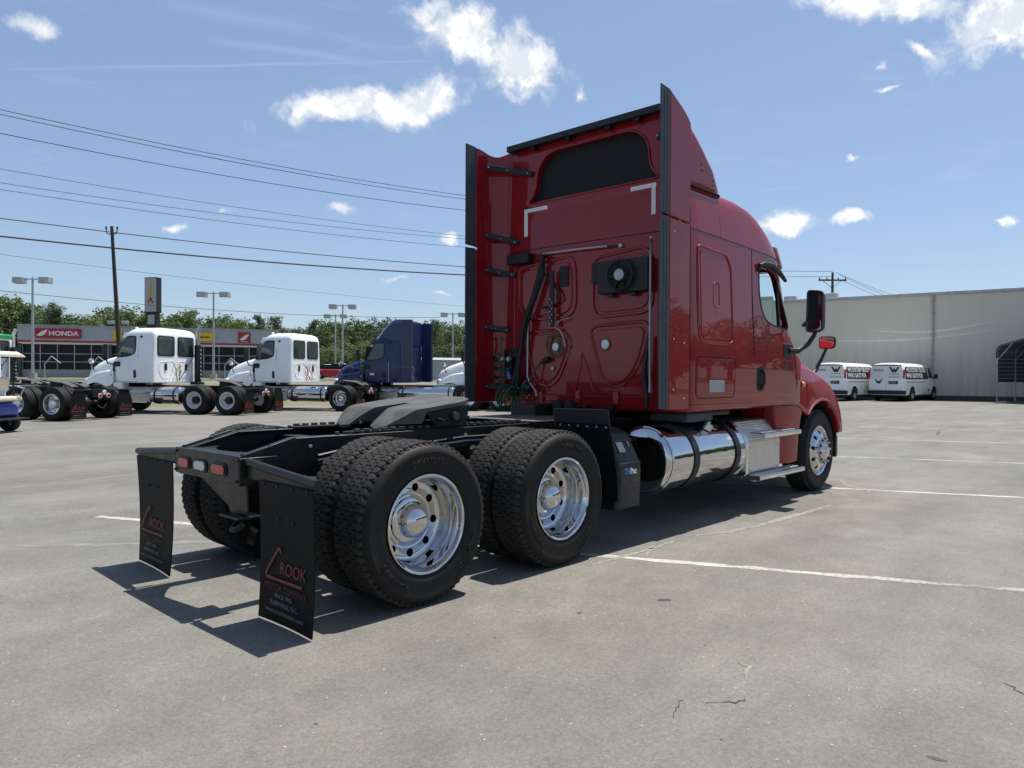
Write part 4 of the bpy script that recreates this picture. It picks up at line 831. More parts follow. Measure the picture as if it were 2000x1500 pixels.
gb = MB().tube([(BX-.05, .48, 2.715), (BX-.055, .0, 2.71), (BX-.05, -.36, 2.70)], .011, 8).build('hose_rail', 'galvanised', T); MB().tube([(BX-.05, -.36, 2.70), (BX-.03, -.50, 2.69)], .006, 6).build('rail_spring', 'dark_steel', gb); MB().bb(BX-.04, BX, -.525, -.485, 2.675, 2.71).build('rail_mount', 'galvanised', gb, 0, .004); MB().bb(BX-.06, BX, .47, .50, 2.68, 2.73).build('rail_mount', 'dark_steel', gb, 0, .004)
cn = MB().bb(BX-.11, BX-.005, -.865, -.29, 2.225, 2.545).build('condenser', 'black_plastic', T, 0, .012)
MB().lathe([(.150, -.118), (.158, -.135), (.150, -.150), (.140, -.150)], (BX, -.575, 2.39), 'x', 36).build('fan_shroud', 'black_plastic', cn)
for k in range(18):
    a = 2*math.pi*k/18; MB().beam((BX-.148, -.575+.055*math.cos(a), 2.39+.055*math.sin(a)), (BX-.146, -.575+.148*math.cos(a+.25), 2.39+.148*math.sin(a+.25)), .004, .004).build('fan_guard_wire', 'dark_steel', cn, 0)
for k in range(7):
    a = 2*math.pi*k/7; MB().beam((BX-.125, -.575+.05*math.cos(a), 2.39+.05*math.sin(a)), (BX-.128, -.575+.135*math.cos(a), 2.39+.135*math.sin(a)), .055, .004, (1, .4*math.sin(a), -.4*math.cos(a))).build('fan_blade', 'black_plastic', cn, 0)
MB().lathe([(.056, -.118), (.056, -.160), (.046, -.166), (.0005, -.168)], (BX, -.575, 2.39), 'x', 24).build('fan_motor', 'galvanised', cn, 40)
for y in (-.42, -.68): MB().bb(BX-.08, BX-.04, y-.03, y+.03, 2.19, 2.226).build('condenser_foot', 'black_plastic', cn, 0, .005)
def vent(y0, y1, z0, z1):
    v_ = MB().prism(rrect(min(y0, y1), max(y0, y1), z0, z1, .02), 'x', BX-.026, BX).build('air_vent', 'black_plastic', cab, 0, .004)
    k = int((z1-z0)/.028)
    for i in range(k): MB().bb(BX-.034, BX-.024, min(y0, y1)+.012, max(y0, y1)-.012, z0+.012+.028*i, z0+.024+.028*i).build('vent_slat', 'black_plastic', v_, 0)
vent(.27, .145, 2.35, 2.565); vent(-.15, -.285, 2.35, 2.555)
MB().bb(BX-.10, BX, .645, .965, 2.635, 2.745).build('junction_box', 'black_plastic', cab, 0, .012)
# breather pipe on the right, thin pipe on the left
MB().tube([(2.80, -.985, 2.68), (2.86, -.96, 2.66), (2.94, -.90, 2.60), (2.96, -.885, 2.52), (2.96, -.885, 1.50), (2.955, -.89, 1.42), (2.92, -.915, 1.34), (2.90, -.925, 1.27)], .013, 8).build('breather_pipe', 'galvanised', T)
MB().tube([(BX-.03, .60, 2.26), (BX-.035, .665, 2.20), (BX-.04, .69, 2.12), (BX-.04, .695, 1.42), (BX-.04, .66, 1.35), (BX-.04, .57, 1.25), (BX-.04, .56, 1.2)], .012, 8).build('coolant_pipe', 'galvanised', T)
MB().tube([(2.99, -.86, 1.80), (2.95, -.84, 1.55), (2.95, -.83, 1.42), (2.97, -.85, 1.25), (2.93, -.87, 1.12)], [.02, .024, .034, .02, .024], 8).build('strap_hanger', 'black_plastic', T)
def disc(y, z, r, nm, mn): MB().lathe([(r+.010, 0), (r+.010, -.012), (r, -.015)], (BX-.014, y, z), 'x', 28).build(nm+'_rim', 'grey_rubber_trim', cab); return MB().lathe([(r, -.010), (r*.8, -.017), (.0005, -.019)], (BX-.014, y, z), 'x', 28).build(nm, mn, cab)
disc(-.325, 1.735, .050, 'load_lamp', 'white_vinyl'); disc(.315, 1.725, .046, 'load_lamp', 'white_vinyl')
for rr in (.09, .105): MB().tube([(BX-.045-.008*math.sin(3*t), .315+rr*math.cos(t), 1.735+1.15*rr*math.sin(t)) for t in [2*math.pi*i/28 for i in range(29)]], .0055, 6).build('coiled_cable', 'green_hose', T)
MB().tube([(BX-.05, .44, 2.22), (BX-.05, .43, 2.1), (BX-.05, .41, 1.95), (BX-.05, .40, 1.80), (BX-.045, .39, 1.74)], .0055, 6).build('coiled_cable', 'green_hose', T)
MB().tube([(BX-.06, .475, 2.70), (BX-.07, .46, 2.5), (BX-.08, .57, 2.25), (BX-.08, .68, 2.0), (BX-.08, .76, 1.7), (BX-.09, .80, 1.5), (BX-.10, .86, 1.3), (BX-.10, .9, 1.24)], .028, 8).build('hose_bundle', 'black_plastic', T)
MB().tube([(BX-.08, .45, 2.70), (BX-.09, .50, 2.45), (BX-.09, .60, 2.2), (BX-.10, .70, 1.95), (BX-.10, .76, 1.6), (BX-.10, .79, 1.35), (BX-.10, .80, 1.2)], .026, 8).build('hose_bundle', 'black_plastic', T)
MB().tube([(BX-.06, .44, 2.5), (BX-.05, .36, 2.38), (BX-.04, .27, 2.33), (BX-.05, .22, 2.22), (BX-.05, .30, 2.16), (BX-.06, .50, 2.14)], .012, 7).build('cable_loop', 'black_plastic', T)
stp = MB().beam((BX-.07, .33, 2.52), (BX-.07, .325, 1.94), .05, .02, (1, 0, 0)).build('tether_strap', 'black_plastic', T, 0, .004)
for k in range(9): MB().box((BX-.085, .33+.012*(-1)**k, 2.22-.032*k), (.004, .012, .014)).build('strap_hole', 'grey_vinyl', stp, 0)
MB().tube([(BX-.06, .30, 1.95), (BX-.05, .22, 2.0), (BX-.045, .12, 2.02)], .006, 6).build('strap_hook', 'galvanised', stp); MB().tube([(BX-.06, .31, 1.93), (BX-.05, .24, 1.9), (BX-.045, .19, 1.82), (BX-.04, .17, 1.72)], .006, 6).build('strap_hook', 'galvanised', stp)
# curly air lines hanging to the left of centre
def coil(p0, p1, turns, r, tr_, mn, sag=0):
    a, b = Vector(p0), Vector(p1); t = (b-a).normalized(); n = t.orthogonal().normalized(); bb_ = t.cross(n); P = []
    k = int(turns*14)
    for i in range(k+1):
        f = i/k; an = 2*math.pi*turns*f; P.append(a.lerp(b, f)+(n*math.cos(an)+bb_*math.sin(an))*r+Vector((0, 0, -sag*math.sin(math.pi*f))))
    return MB().tube(P, tr_, 6).build('curly_air_line', mn, T)
coil((2.93, 1.02, 1.66), (2.90, .97, 1.26), 4, .085, .0115, 'green_hose'); coil((2.90, .97, 1.24), (2.82, .70, 1.22), 5, .10, .0115, 'green_hose', .10); coil((2.88, .66, 1.33), (2.9, .60, 1.30), 1.4, .06, .0115, 'green_hose')
MB().tube([(2.95, .98, 1.80), (2.92, 1.0, 1.86), (2.92, 1.01, 1.75), (2.93, .99, 1.62), (2.93, .965, 1.58)], .0085, 6).build('curly_air_line', 'green_hose', T)
MB().tube([(2.93, .60, 1.34), (2.96, .56, 1.46), (3.0, .50, 1.56), (3.02, .44, 1.585)], [.009, .009, .014, .016], 7).build('curly_air_line', 'green_hose', T)
MB().cyl((3.0, .46, 1.58), (3.0, .38, 1.60), .03, .03, 12).build('electric_plug', 'black_plastic', T); MB().cyl((BX-.02, .35, 1.50), (BX-.035, .35, 1.50), .022, .022, 12).build('socket_cap', 'grey_vinyl', T)
hm = MB().bb(2.98, 3.03, .82, 1.02, 1.62, 1.72).bb(2.97, 3.03, .90, 1.0, 1.44, 1.66).build('gladhand_holder', 'black_plastic', T, 0, .01)
for y in (1.0, .91): MB().lathe([(.02, 0), (.032, -.03), (.026, -.05), (.0005, -.055)], (2.97, y, 1.60), 'x', 12).build('gladhand', 'galvanised', hm)
MB().tube([(2.95, .93, 1.50), (2.94, .915, 1.44), (2.94, .89, 1.38)], [.012, .014, .024], 8).build('gladhand_seal', 'blue_print', hm)
MB().beam((2.96, 1.18, 1.29), (2.96, .66, 1.265), .03, .05).build('hose_bracket', 'dark_steel', T, 0, .006)
# sun visor, hood, fenders, nose
MB().ringloft([[(x, y, z-.01), (x+.13, y*.99, z+.0), (x+.34, y*.97, z-.20), (x+.30, y*.97, z-.24), (x+.08, y, z-.06)] for (x, y, z) in ((5.16, -1.10, 2.90), (5.24, -1.0, 2.925), (5.36, -.6, 2.95), (5.40, 0, 2.96), (5.36, .6, 2.95), (5.24, 1.0, 2.925), (5.16, 1.10, 2.90))]).build('sun_visor', 'red_paint', T, 30, .01)
hood_s = [(5.62, .95, 1.97, 1.35), (5.9, .93, 1.94, 1.3), (6.3, .90, 1.87, 1.2), (6.7, .85, 1.76, 1.0), (7.0, .80, 1.63, .85), (7.22, .74, 1.46, .75), (7.32, .68, 1.25, .72), (7.36, .63, .95, .70)]
rings = []
for (x, w, zt, zb) in hood_s:
    h_ = [(-w-.10, zb), (-w-.06, zb+(zt-zb)*.45), (-w, zt-.20), (-w+.06, zt-.08), (-w+.17, zt-.02), (-w*.4, zt+.015), (0, zt+.02)]
    rings.append([(x, y, z) for y, z in h_]+[(x, -y, z) for y, z in h_[-2::-1]])
hood = MB().ringloft(rings).build('hood', 'red_paint', T, 45)
for s in (-1, 1):
    P = [(5.60, 1.10), (5.585, 1.585), (5.75, 1.59), (6.05, 1.545), (6.4, 1.465), (6.7, 1.35), (6.92, 1.20), (7.06, 1.02), (7.12, .88), (7.12, .70), (6.97, .70)]
    arc = [(6.395+.625*math.cos(R(a)), .507+.625*math.sin(R(a))) for a in range(22, 140, 8)]
    poly = P+arc
    fe = MB(); n = len(poly); rg = []
    for (yo, sc_, dz) in ((.70, 1, .10), (1.04, 1, .05), (1.14, 1, .0), (1.185, .995, -.03), (1.205, .985, -.07)):
        rg.append([(x if yo < 1.1 else 6.35+(x-6.35)*sc_, s*yo, (z+dz if i < len(P)-2 and i > 0 else z)) for i, (x, z) in enumerate(poly)])
    fe.ringloft(rg); f_ = fe.build('fender', 'red_paint', T, 45, .012)
    MB().tube([(6.395+.64*math.cos(R(a)), s*1.20, .507+.64*math.sin(R(a))) for a in range(22, 142, 8)], .020, 8).build('arch_lip', 'red_paint', f_)
    MB().lathe([(.61, s*.60), (.61, s*1.15)], (6.395, 0, .507), 'y', 24, 0, R(18), R(165)).build('wheel_liner', 'hole', f_)
    # skirt behind the front wheel
    sk = MB().ringloft([[(x0, s*.75, z), (x0+.06, s*1.13, z), (x0+.24, s*1.19, z), (x1-.03, s*1.19, z), (x1, s*1.12, z), (x1, s*.75, z)] for (z, x0, x1) in ((1.10, 5.06, 5.90), (.95, 5.10, 5.80), (.75, 5.14, 5.74), (.43, 5.16, 5.70))]).build('wheel_skirt', 'red_paint', T, 30, .012)
    MB().tube([(5.905, s*1.20, 1.10), (5.90, s*1.205, 1.35), (5.87, s*1.19, 1.50), (5.86, s*1.05, 1.62)], .005, 5, 0).build('panel_seam', 'hole', f_)
    MB().bb(5.60, 5.66, s*.90, s*.99, 1.58, 1.86).build('hood_latch_strip', 'black_plastic', T, 0, .01)
    # bumper and deflector
    MB().ringloft([[(6.98, s*1.17, z0), (7.12, s*1.14, z0), (7.40, s*.9, z0), (7.48, s*.4, z0), (7.49, s*.005, z0), (7.30, s*.005, z0), (7.2, s*.85, z0), (6.98, s*1.10, z0)] for z0 in (.38, .40, .66, .70)]).build('bumper', 'black_plastic', T, 30, .01)
    MB().ringloft([[(6.99, s*1.175, z0), (7.125, s*1.147, z0), (7.41, s*.905, z0), (7.495, s*.4, z0), (7.505, s*.005, z0), (7.48, s*.005, z0), (7.39, s*.9, z0), (6.99, s*1.16, z0)] for z0 in (.655, .715)]).build('bumper_trim', 'chrome', T, 30, .004)
    MB().ball((6.98, s*.95, 1.12), .16, 14, 0, (.9, .8, 1.0)).build('headlamp', 'clear_lens', T)
    # mirrors
    a0 = Vector((5.27, s*1.21, 1.71)); 
    mk = MB().bb(5.16, 5.40, s*1.20, s*1.235, 1.64, 1.80).build('mirror_bracket', 'black_plastic', T, 0, .03)
    MB().tube([(5.30, s*1.225, 1.72), (5.44, s*1.28, 1.72), (5.55, s*1.35, 1.80), (5.57, s*1.41, 1.90), (5.56, s*1.44, 2.0)], [.035, .032, .028, .026, .024], 8).build('mirror_arm', 'black_plastic', mk)
    hd = MB().ringloft([[(x, s*y, z) for y, z in roundpoly([(1.335, 1.93), (1.525, 1.93), (1.53, 2.40), (1.345, 2.42)], .05)] for x in (5.50, 5.53)]+[[(5.64, s*(1.43+(y-1.43)*.8), 2.17+(z-2.17)*.88) for y, z in roundpoly([(1.335, 1.93), (1.525, 1.93), (1.53, 2.40), (1.345, 2.42)], .05)]]).build('mirror_head', 'black_plastic', mk, 30, .008)
    MB().prism(roundpoly([(s*1.352, 2.09), (s*1.51, 2.09), (s*1.515, 2.385), (s*1.36, 2.40)], .03), 'x', 5.495, 5.499).build('mirror_glass', 'mirror', mk, 0); MB().prism(roundpoly([(s*1.352, 1.95), (s*1.51, 1.95), (s*1.51, 2.07), (s*1.352, 2.07)], .03), 'x', 5.493, 5.499).build('mirror_glass', 'mirror', mk, 0, .002)
    hb = MB().tube([(6.62, s*.98, 1.46), (6.70, s*1.0, 1.50), (6.80, s*1.05, 1.68), (6.86, s*1.08, 1.80)], [.03, .024, .02, .018], 8).build('hood_mirror_arm', 'black_plastic', T)
    hp = roundpoly([(s*.985, 1.79), (s*1.195, 1.79), (s*1.20, 1.955), (s*.985, 1.955)], .05)
    MB().ringloft([[(x, y, z) for y, z in hp] for x in (6.84, 6.86)]+[[(6.93, s*1.09+(y-s*1.09)*.8, 1.87+(z-1.87)*.8) for y, z in hp]]).build('hood_mirror_head', 'black_plastic', hb, 30, .008)
    MB().prism([(s*1.09+(y-s*1.09)*.86, 1.873+(z-1.873)*.83) for y, z in hp], 'x', 6.836, 6.839).build('hood_mirror_glass', 'mirror', hb, 0)
    for k in range(3): MB().lathe([(.014, 0), (.010, s*.01), (.0005, s*.012)], (6.86+.05*k, s*(1.19-.02*k), 1.16-.06*k), 'y', 8).build('fender_stud', 'galvanised', f_, 0)
MB().bb(7.34, 7.40, -.58, .58, .76, 1.35).build('grille', 'chrome', T, 0, .02)
MB().cyl((6.395, -.95, .45), (6.395, .95, .45), .06, .06, 12).build('axle', 'dark_steel', T)
MB().bb(4.9, 6.9, -.38, .38, .75, 1.3).build('engine', 'dark_steel', T, 0, .05)
MB().bb(3.0, 4.6, -.30, .30, .55, .95).build('gearbox', 'dark_steel', T, 0, .08)

# ------------------------------------------------------------------ trucks parked along the far side of the lot
def simple_wheels():
    W = {}
    W['tyre'] = MB().lathe([(.295, .03), (.30, .0), (.36, -.015), (.44, -.018), (.485, .005), (.497, .03), (.507, .035), (.507, .085), (.498, .09), (.498, .10), (.507, .105), (.507, .165), (.498, .17), (.498, .18), (.507, .185), (.507, .235), (.495, .24), (.48, .27), (.30, .27)], ax='y', seg=40).mesh('tyre', 'rubber', 30)
    for nm, mn in (('w', 'rim_white'), ('c', 'chrome')):
        W['rim'+nm] = MB().lathe([(.298, .01), (.303, -.006), (.288, -.004), (.276, .03), (.268, .09), (.255, .14), (.215, .15), (.16, .145), (.15, .16), (.02, .17)], ax='y', seg=40).mesh('rim', mn, 40)
        W['st'+nm] = MB().lathe([(.298, .01), (.303, -.006), (.288, -.004), (.27, .03), (.23, -.01), (.17, -.045), (.10, -.05), (.02, -.05)], ax='y', seg=40).mesh('rim', mn, 40)
    W['hub'] = MB().lathe([(.135, .15), (.13, .06), (.11, .03), (.075, .02), (.0005, .015)], ax='y', seg=20).mesh('hub', 'black_paint', 40)
    W['hubc'] = MB().lathe([(.135, .15), (.13, .06), (.11, .03), (.075, .02), (.0005, .015)], ax='y', seg=20).mesh('hub', 'chrome', 40)
    W['sthub'] = MB().lathe([(.10, -.05), (.09, -.10), (.0005, -.11)], ax='y', seg=20).mesh('hub', 'black_paint', 40)
    W['hole'] = MB().lathe([(.026, .0), (.0005, -.002)], ax='y', seg=10).mesh('hand_hole', 'hole', 40)
    return W
SW = simple_wheels()
def bg_dual(p, x, s, c):
    w = obj('wheel', SW['rim'+c], p, loc=(x, s*1.19, WR)); w.rotation_euler = (0, random.uniform(0, 6), 0 if s < 0 else math.pi)
    obj('tyre', SW['tyre'], w); obj('hub', SW['hubc' if c == 'c' and random.random() < .5 else 'hub'], w)
    for i in range(5): a = 2*math.pi*i/5; obj('hand_hole', SW['hole'], w, loc=(.20*math.cos(a), .147, .20*math.sin(a)))
    w2 = obj('wheel', SW['rim'+c], p, loc=(x, s*.86, WR)); w2.rotation_euler = (0, 0, 0 if s < 0 else math.pi); obj('tyre', SW['tyre'], w2)
def bg_steer(p, x, s, c):
    w = obj('wheel', SW['st'+c], p, loc=(x, s*1.15, WR)); w.rotation_euler = (0, .3, 0 if s < 0 else math.pi); obj('tyre', SW['tyre'], w); obj('hub', SW['sthub'], w)
    for i in range(5): a = 2*math.pi*i/5; obj('hand_hole', SW['hole'], w, loc=(.215*math.cos(a), -.024, .215*math.sin(a)))
def tractor(label, loc, rz, paint, rim, axles, xb, tall=False, stack=None, hoses=(), group='trucks parked along the far side', cab_len=1.68, tank='chrome', stripe=None, lamps=True):
    t = thing('parked_truck', label, 'truck', loc, rz, group)
    xs = xb+cab_len; sx = xs+.78
    for x in axles:
        for s in (-1, 1): bg_dual(t, x, s, rim)
        MB().cyl((x, -.6, WR), (x, .6, WR), .08, .08, 10).ball((x, 0, WR), .2, 12).build('axle', 'dark_steel', t)
    for s in (-1, 1): bg_steer(t, sx, s, rim if rim == 'w' else 'w')
    for s in (-1, 1): MB().prism([(-.72, .78), (-.72, .92), (-.4, 1.0), (sx+.6, 1.0), (sx+.6, .78)], 'y', s*.43, s*.36).build('frame_rail', 'black_paint', t, 0, .004)
    for x in (-.65, axles[-1]+.7, xb+.3): MB().bb(x-.05, x+.05, -.36, .36, .80, .95).build('crossmember', 'dark_steel', t, 0)
    tp = MB().bb(-.76, -.72, -.44, .44, .70, .93).build('tail_plate', 'black_paint', t, 0, .01)
    for y, z, mn in ((.16, .70, 'red_lens'), (-.16, .70, 'red_lens'), (0, .80, 'clear_lens')): MB().lathe([(.062, -.0), (.058, -.02), (.0005, -.024)], (-.762, y, z+.04), 'x', 16).build('tail_lamp', mn, tp); MB().lathe([(.078, .0), (.078, -.008), (.062, -.012)], (-.761, y, z+.04), 'x', 16).build('lamp_ring', 'white_vinyl', tp)
    for s in (-1, 1):
        fl = MB().prism([(s*.62, .06), (s*1.22, .06), (s*1.24, .55), (s*1.10, .90), (s*.66, .90)], 'x', -.70, -.69).build('mud_flap', 'flap_rubber', t, 0, .003)
        X = -.705; yc = s*.93
        def st(a, b, w, mn): d = (Vector(b)-Vector(a)).normalized(); n_ = Vector((-d.y, d.x))*w/2; MB().add([(X, yc-q.x, q.y) for q in (Vector(a)+n_, Vector(a)-n_, Vector(b)-n_, Vector(b)+n_)], [(0, 1, 2, 3)]).build('emblem_stroke', mn, fl, 0)
        st((-.06, .50), (-.23, .30), .026, 'red_print'); st((-.235, .29), (.20, .29), .026, 'red_print')
        text('emblem_lettering', 'ROOK', .13, (X, yc-.06, .375), (0, -1, 0), (0, 0, 1), 'red_print', fl, .001, shear=.15)
        text('emblem_lettering', 'MOTOR COMPANY', .055, (X, yc, .235), (0, -1, 0), (0, 0, 1), 'dull_red_print', fl, .001); text('emblem_lettering', 'ALBEMARLE, N.C.', .05, (X, yc, .17), (0, -1, 0), (0, 0, 1), 'dim_white_print', fl, .001); text('emblem_lettering', 'www.crookmotors.com', .045, (X, yc, .11), (0, -1, 0), (0, 0, 1), 'dim_white_print', fl, .001)
        MB().cyl((-.70, s*.44, .92), (-.70, s*1.2, .92), .02, .02, 8).build('mud_flap_bar', 'black_paint', t)
    fx = sum(axles)/len(axles)
    f5 = MB()
    for s in (-1, 1): f5.prism([(fx-.55, s*.10), (fx-.55, s*.34), (fx-.3, s*.46), (fx+.28, s*.46), (fx+.42, s*.2), (fx+.42, s*.001), (fx-.05, s*.001)], 'z', 1.16, 1.19)
    vs = f5.v[:]; f5.v = [(x, y, z-(max(0, (fx-.2)-x)*.42)+.05*(x-fx)) for x, y, z in vs]; F5 = f5.build('fifth_wheel', 'greased_steel', t, 30, .004)
    for s in (-1, 1): MB().bb(fx-.2, fx+.2, s*.42, s*.32, 1.0, 1.15).build('pedestal', 'dark_steel', F5, 0, .01)
    MB().bb(axles[-1]+.75, xb-.1, -.43, .43, 1.005, 1.02).build('deck_plate', 'diamond_plate', t, 0)
    # cab
    S = [(1.10, .03, -.10, 0, 1.17), (1.13, 0, -.05, .06, 1.2), (1.6, 0, 0, .16, 1.215), (1.95, 0, -.06, .22, 1.20), (2.3, 0, -.22, .06, 1.17), (2.65, 0, -.36, -.06, 1.15), (2.82, .0, -.45, -.16, 1.135), (2.93, .02, -.53, -.27, 1.10), (3.01, .06, -.63, -.4, 1.02), (3.07, .14, -.8, -.55, .85), (3.10, .3, -.95, -.8, .5)]
    ca = MB().ringloft([plan(z, xb+a, xs+b, xs+c, w, .10, .14) for z, a, b, c, w in S]).build('cab', paint, t, 40)
    zs = [(z, w) for z, a, b, c, w in S]
    def sy_(z):
        for (z0, w0), (z1, w1) in zip(zs[:-1], zs[1:]):
            if z0 <= z <= z1: return w0+(w1-w0)*(z-z0)/(z1-z0)
        return zs[-1][1]
    def sp(poly, s, off, th, nm, mn, par):
        n = len(poly); vs = [(x, s*(sy_(z)+off), z) for x, z in poly]+[(x, s*(sy_(z)+off-th), z) for x, z in poly]
        return MB().add(vs, [tuple(range(n)), tuple(range(n, 2*n))[::-1]]+[(i, (i+1) % n, n+(i+1) % n, n+i) for i in range(n)]).build(nm, mn, par, 30)
    for s in (-1, 1):
        wp = roundpoly([(xs-.95, 2.78), (xs-.56, 2.78), (xs-.47, 2.70), (xs-.13, 2.05), (xs-.18, 2.0), (xs-.62, 2.03), (xs-.90, 2.12), (xs-.95, 2.25)], .08)
        sp(wp, s, .006, .02, 'window_seal', 'black_plastic', ca); cx_, cz_ = xs-.55, 2.33
        sp([(cx_+(x-cx_)*.88, cz_+(z-cz_)*.88) for x, z in wp], s, .009, .01, 'door_window', 'tinted_glass', ca)
        for pts in ([(xs-1.03, 2.85), (xs-1.05, 2.0), (xs-1.02, 1.13)], [(xs-.06, 1.85), (xs-.03, 1.5), (xs-.14, 1.16), (xs-.4, 1.14), (xs-1.02, 1.13)]): MB().tube([(x, s*(sy_(z)-.001), z) for x, z in pts], .006, 5).build('panel_seam', 'hole', ca)
        sp(rrect(xs-.98, xs-.88, 1.27, 1.56, .04), s, .012, .02, 'door_handle', 'black_plastic', ca)
        sp(rrect(xs-.10, xs+.0, 1.50, 1.78, .01), s, .006, .02, 'hood_latch_strip', 'black_plastic', ca)
        MB().bb(xs-.32, xs-.05, s*1.20, s*1.26, 1.68, 1.86).build('mirror_bracket', 'black_plastic', ca, 0, .03)
        MB().tube([(xs-.12, s*1.25, 1.75), (xs+.08, s*1.36, 1.80), (xs+.12, s*1.44, 2.0), (xs+.12, s*1.45, 2.1)], .025, 7).build('mirror_arm', 'black_plastic', ca)
        MB().ringloft([[(xs+.08, y, z) for y, z in rrect(min(s*1.36, s*1.54), max(s*1.36, s*1.54), 2.0, 2.48, .05)], [(xs+.20, s*1.45+(y-s*1.45)*.7, 2.24+(z-2.24)*.85) for y, z in rrect(min(s*1.36, s*1.54), max(s*1.36, s*1.54), 2.0, 2.48, .05)]]).build('mirror_head', 'black_plastic', ca, 30, .01)
        MB().lathe([(.035, 0), (.0005, s*.02)], (xs+.10, s*1.19, 1.37), 'y', 12).build('marker_lamp', 'amber_lens', ca)
        MB().ball((xs-1.16, s*(sy_(2.75)), 2.75), .05, 10).build('side_lamp', 'black_plastic', ca)
    if not tall:
        for y0, y1 in ((-.98, -.08), (.08, .98)):
            ws = MB().prism(rrect(y0, y1, 2.06, 2.80, .10), 'x', xb-.012, xb+.01).build('window_seal', 'black_plastic', ca, 0, .004); MB().prism(rrect(y0+.05, y1-.05, 2.11, 2.75, .08), 'x', xb-.018, xb-.01).build('rear_window', 'tinted_glass', ca, 0)
        for y in (-.75, -.25, .25, .75): MB().ball((xs-.62, y, 3.08), .05, 10, 0, (1.3, 1, .9)).build('roof_lamp', paint, ca)
        MB().tube([(xb+.5, -.55, 3.0), (xb+.45, -.62, 3.28)], .012, 6).build('aerial', 'black_plastic', ca)
    else:
        MB().ringloft([[(x, y, z) for y, z in ((-w, zb), (-w, zt-.15), (-w+.15, zt), (w-.15, zt), (w, zt-.15), (w, zb))] for x, w, zb, zt in ((xb-.02, 1.13, 2.7, 3.72), (xb+.35, 1.13, 2.7, 3.72), (xb+.7, 1.10, 2.7, 3.52), (xb+1.0, 1.03, 2.75, 3.2), (xb+1.28, .95, 2.8, 2.9))]).build('roof_fairing', paint, t, 40, .03)
        for s in (-1, 1):
            e = MB().bb(xb-.42, xb+.02, s*1.20, s*1.17, 1.12, 3.70).build('side_extender', paint, t, 0, .01); MB().bb(xb-.50, xb-.42, s*1.20, s*1.18, 1.14, 3.68).build('rubber_edge', 'grey_rubber_trim', e, 0)
        ws = MB().prism(rrect(-.15, .85, 2.05, 2.62, .10), 'x', xb-.012, xb+.01).build('window_seal', 'black_plastic', ca, 0); MB().prism(rrect(-.1, .8, 2.09, 2.58, .08), 'x', xb-.018, xb-.01).build('rear_window', 'glass', ca, 0)
        sp(rrect(xs-.50, xs-.30, 1.42, 1.50, .035), 1, .003, .002, 'door_badge', 'white_vinyl', ca)
        MB().tube([(xs-1.15, 1.24, 1.95), (xs-1.17, 1.27, 1.5), (xs-1.15, 1.24, 1.15)], .016, 7).build('grab_handle', 'galvanised', ca)
    rib = [(.9, 1.85), (.15, 1.9), (.08, 1.7), (.3, 1.3), (.7, 1.25), (.9, 1.5)]
    for s in (-1, 1): P = roundpoly([(s*y, z) for y, z in rib], .12); MB().tube([(xb-.002, y, z) for y, z in P]+[(xb-.002, *P[0])], .008, 5).build('pressed_rib', paint, ca)
    for y in (.55, -.55): MB().prism(rrect(y-.06, y+.06, 1.55, 1.80, .02), 'x', xb-.02, xb+.01).build('air_vent', 'black_plastic', ca, 0)
    if stripe: MB().ringloft([[(xs-1.7, y, z) for y, z in ((-1.12, 2.86), (-1.05, 3.06), (1.05, 3.06), (1.12, 2.86))], [(xs-.4, y*.93, z) for y, z in ((-1.12, 2.86), (-1.05, 3.06), (1.05, 3.06), (1.12, 2.86))]]).build('roof_cap', stripe, ca, 30, .05)
    # windscreen, visor, hood
    MB().prism([(-1.02, 2.0), (1.02, 2.0), (.92, 2.62), (-.92, 2.62)], 'x', xs-.02, xs+.0).build('windscreen', 'glass', ca, 0)
    MB().ringloft([[(xs-.52, y, 2.92), (xs-.30, y, 2.90), (xs-.22, y, 2.72), (xs-.30, y, 2.70)] for y in (-1.0, 0, 1.0)]).build('sun_visor', paint, t, 30, .01)
    rings = []
    for (dx, w, zt, zb) in ((.0, 1.0, 2.10, 1.2), (.5, .96, 1.99, 1.1), (1.0, .90, 1.82, .9), (1.35, .82, 1.64, .75), (1.5, .76, 1.45, .7), (1.56, .72, 1.0, .7)):
        h_ = [(-w-.08, zb), (-w-.05, zb+(zt-zb)*.5), (-w+.02, zt-.14), (-w+.14, zt-.02), (0, zt+.02)]; rings.append([(xs+dx, y, z) for y, z in h_]+[(xs+dx, -y, z) for y, z in h_[-2::-1]])
    MB().ringloft(rings).build('hood', paint, t, 45)
    for s in (-1, 1):
        P = [(xs+.02, 1.10), (xs+.0, 1.5), (xs+.3, 1.52), (xs+.75, 1.44), (xs+1.1, 1.28), (xs+1.35, 1.06), (xs+1.42, .72), (xs+1.33, .70)]+[(sx+.62*math.cos(R(a)), WR+.62*math.sin(R(a))) for a in range(18, 150, 11)]
        fe = MB().ringloft([[(x, s*yo, z+dz) for x, z in P] for yo, dz in ((.68, .08), (1.08, .03), (1.17, 0), (1.19, -.03))]).build('fender', paint, t, 45, .01)
        MB().lathe([(.60, s*.55), (.60, s*1.14)], (sx, 0, WR), 'y', 20, 0, R(10), R(170)).build('wheel_liner', 'hole', fe)
        MB().bb(xs-.35, xs+.05, s*.8, s*1.17, .72, 1.12).build('wheel_skirt', paint, t, 0, .05)
        MB().ball((xs+1.36, s*.92, 1.15), .13, 12).build('headlamp', 'clear_lens', t)
        hm = MB().tube([(xs+1.05, s*.95, 1.50), (xs+1.12, s*1.0, 1.8)], .018, 6).build('hood_mirror_arm', 'black_plastic', t); MB().ball((xs+1.12, s*1.02, 1.88), .13, 12, 0, (.5, 1, .8)).build('hood_mirror_head', 'chrome', hm)
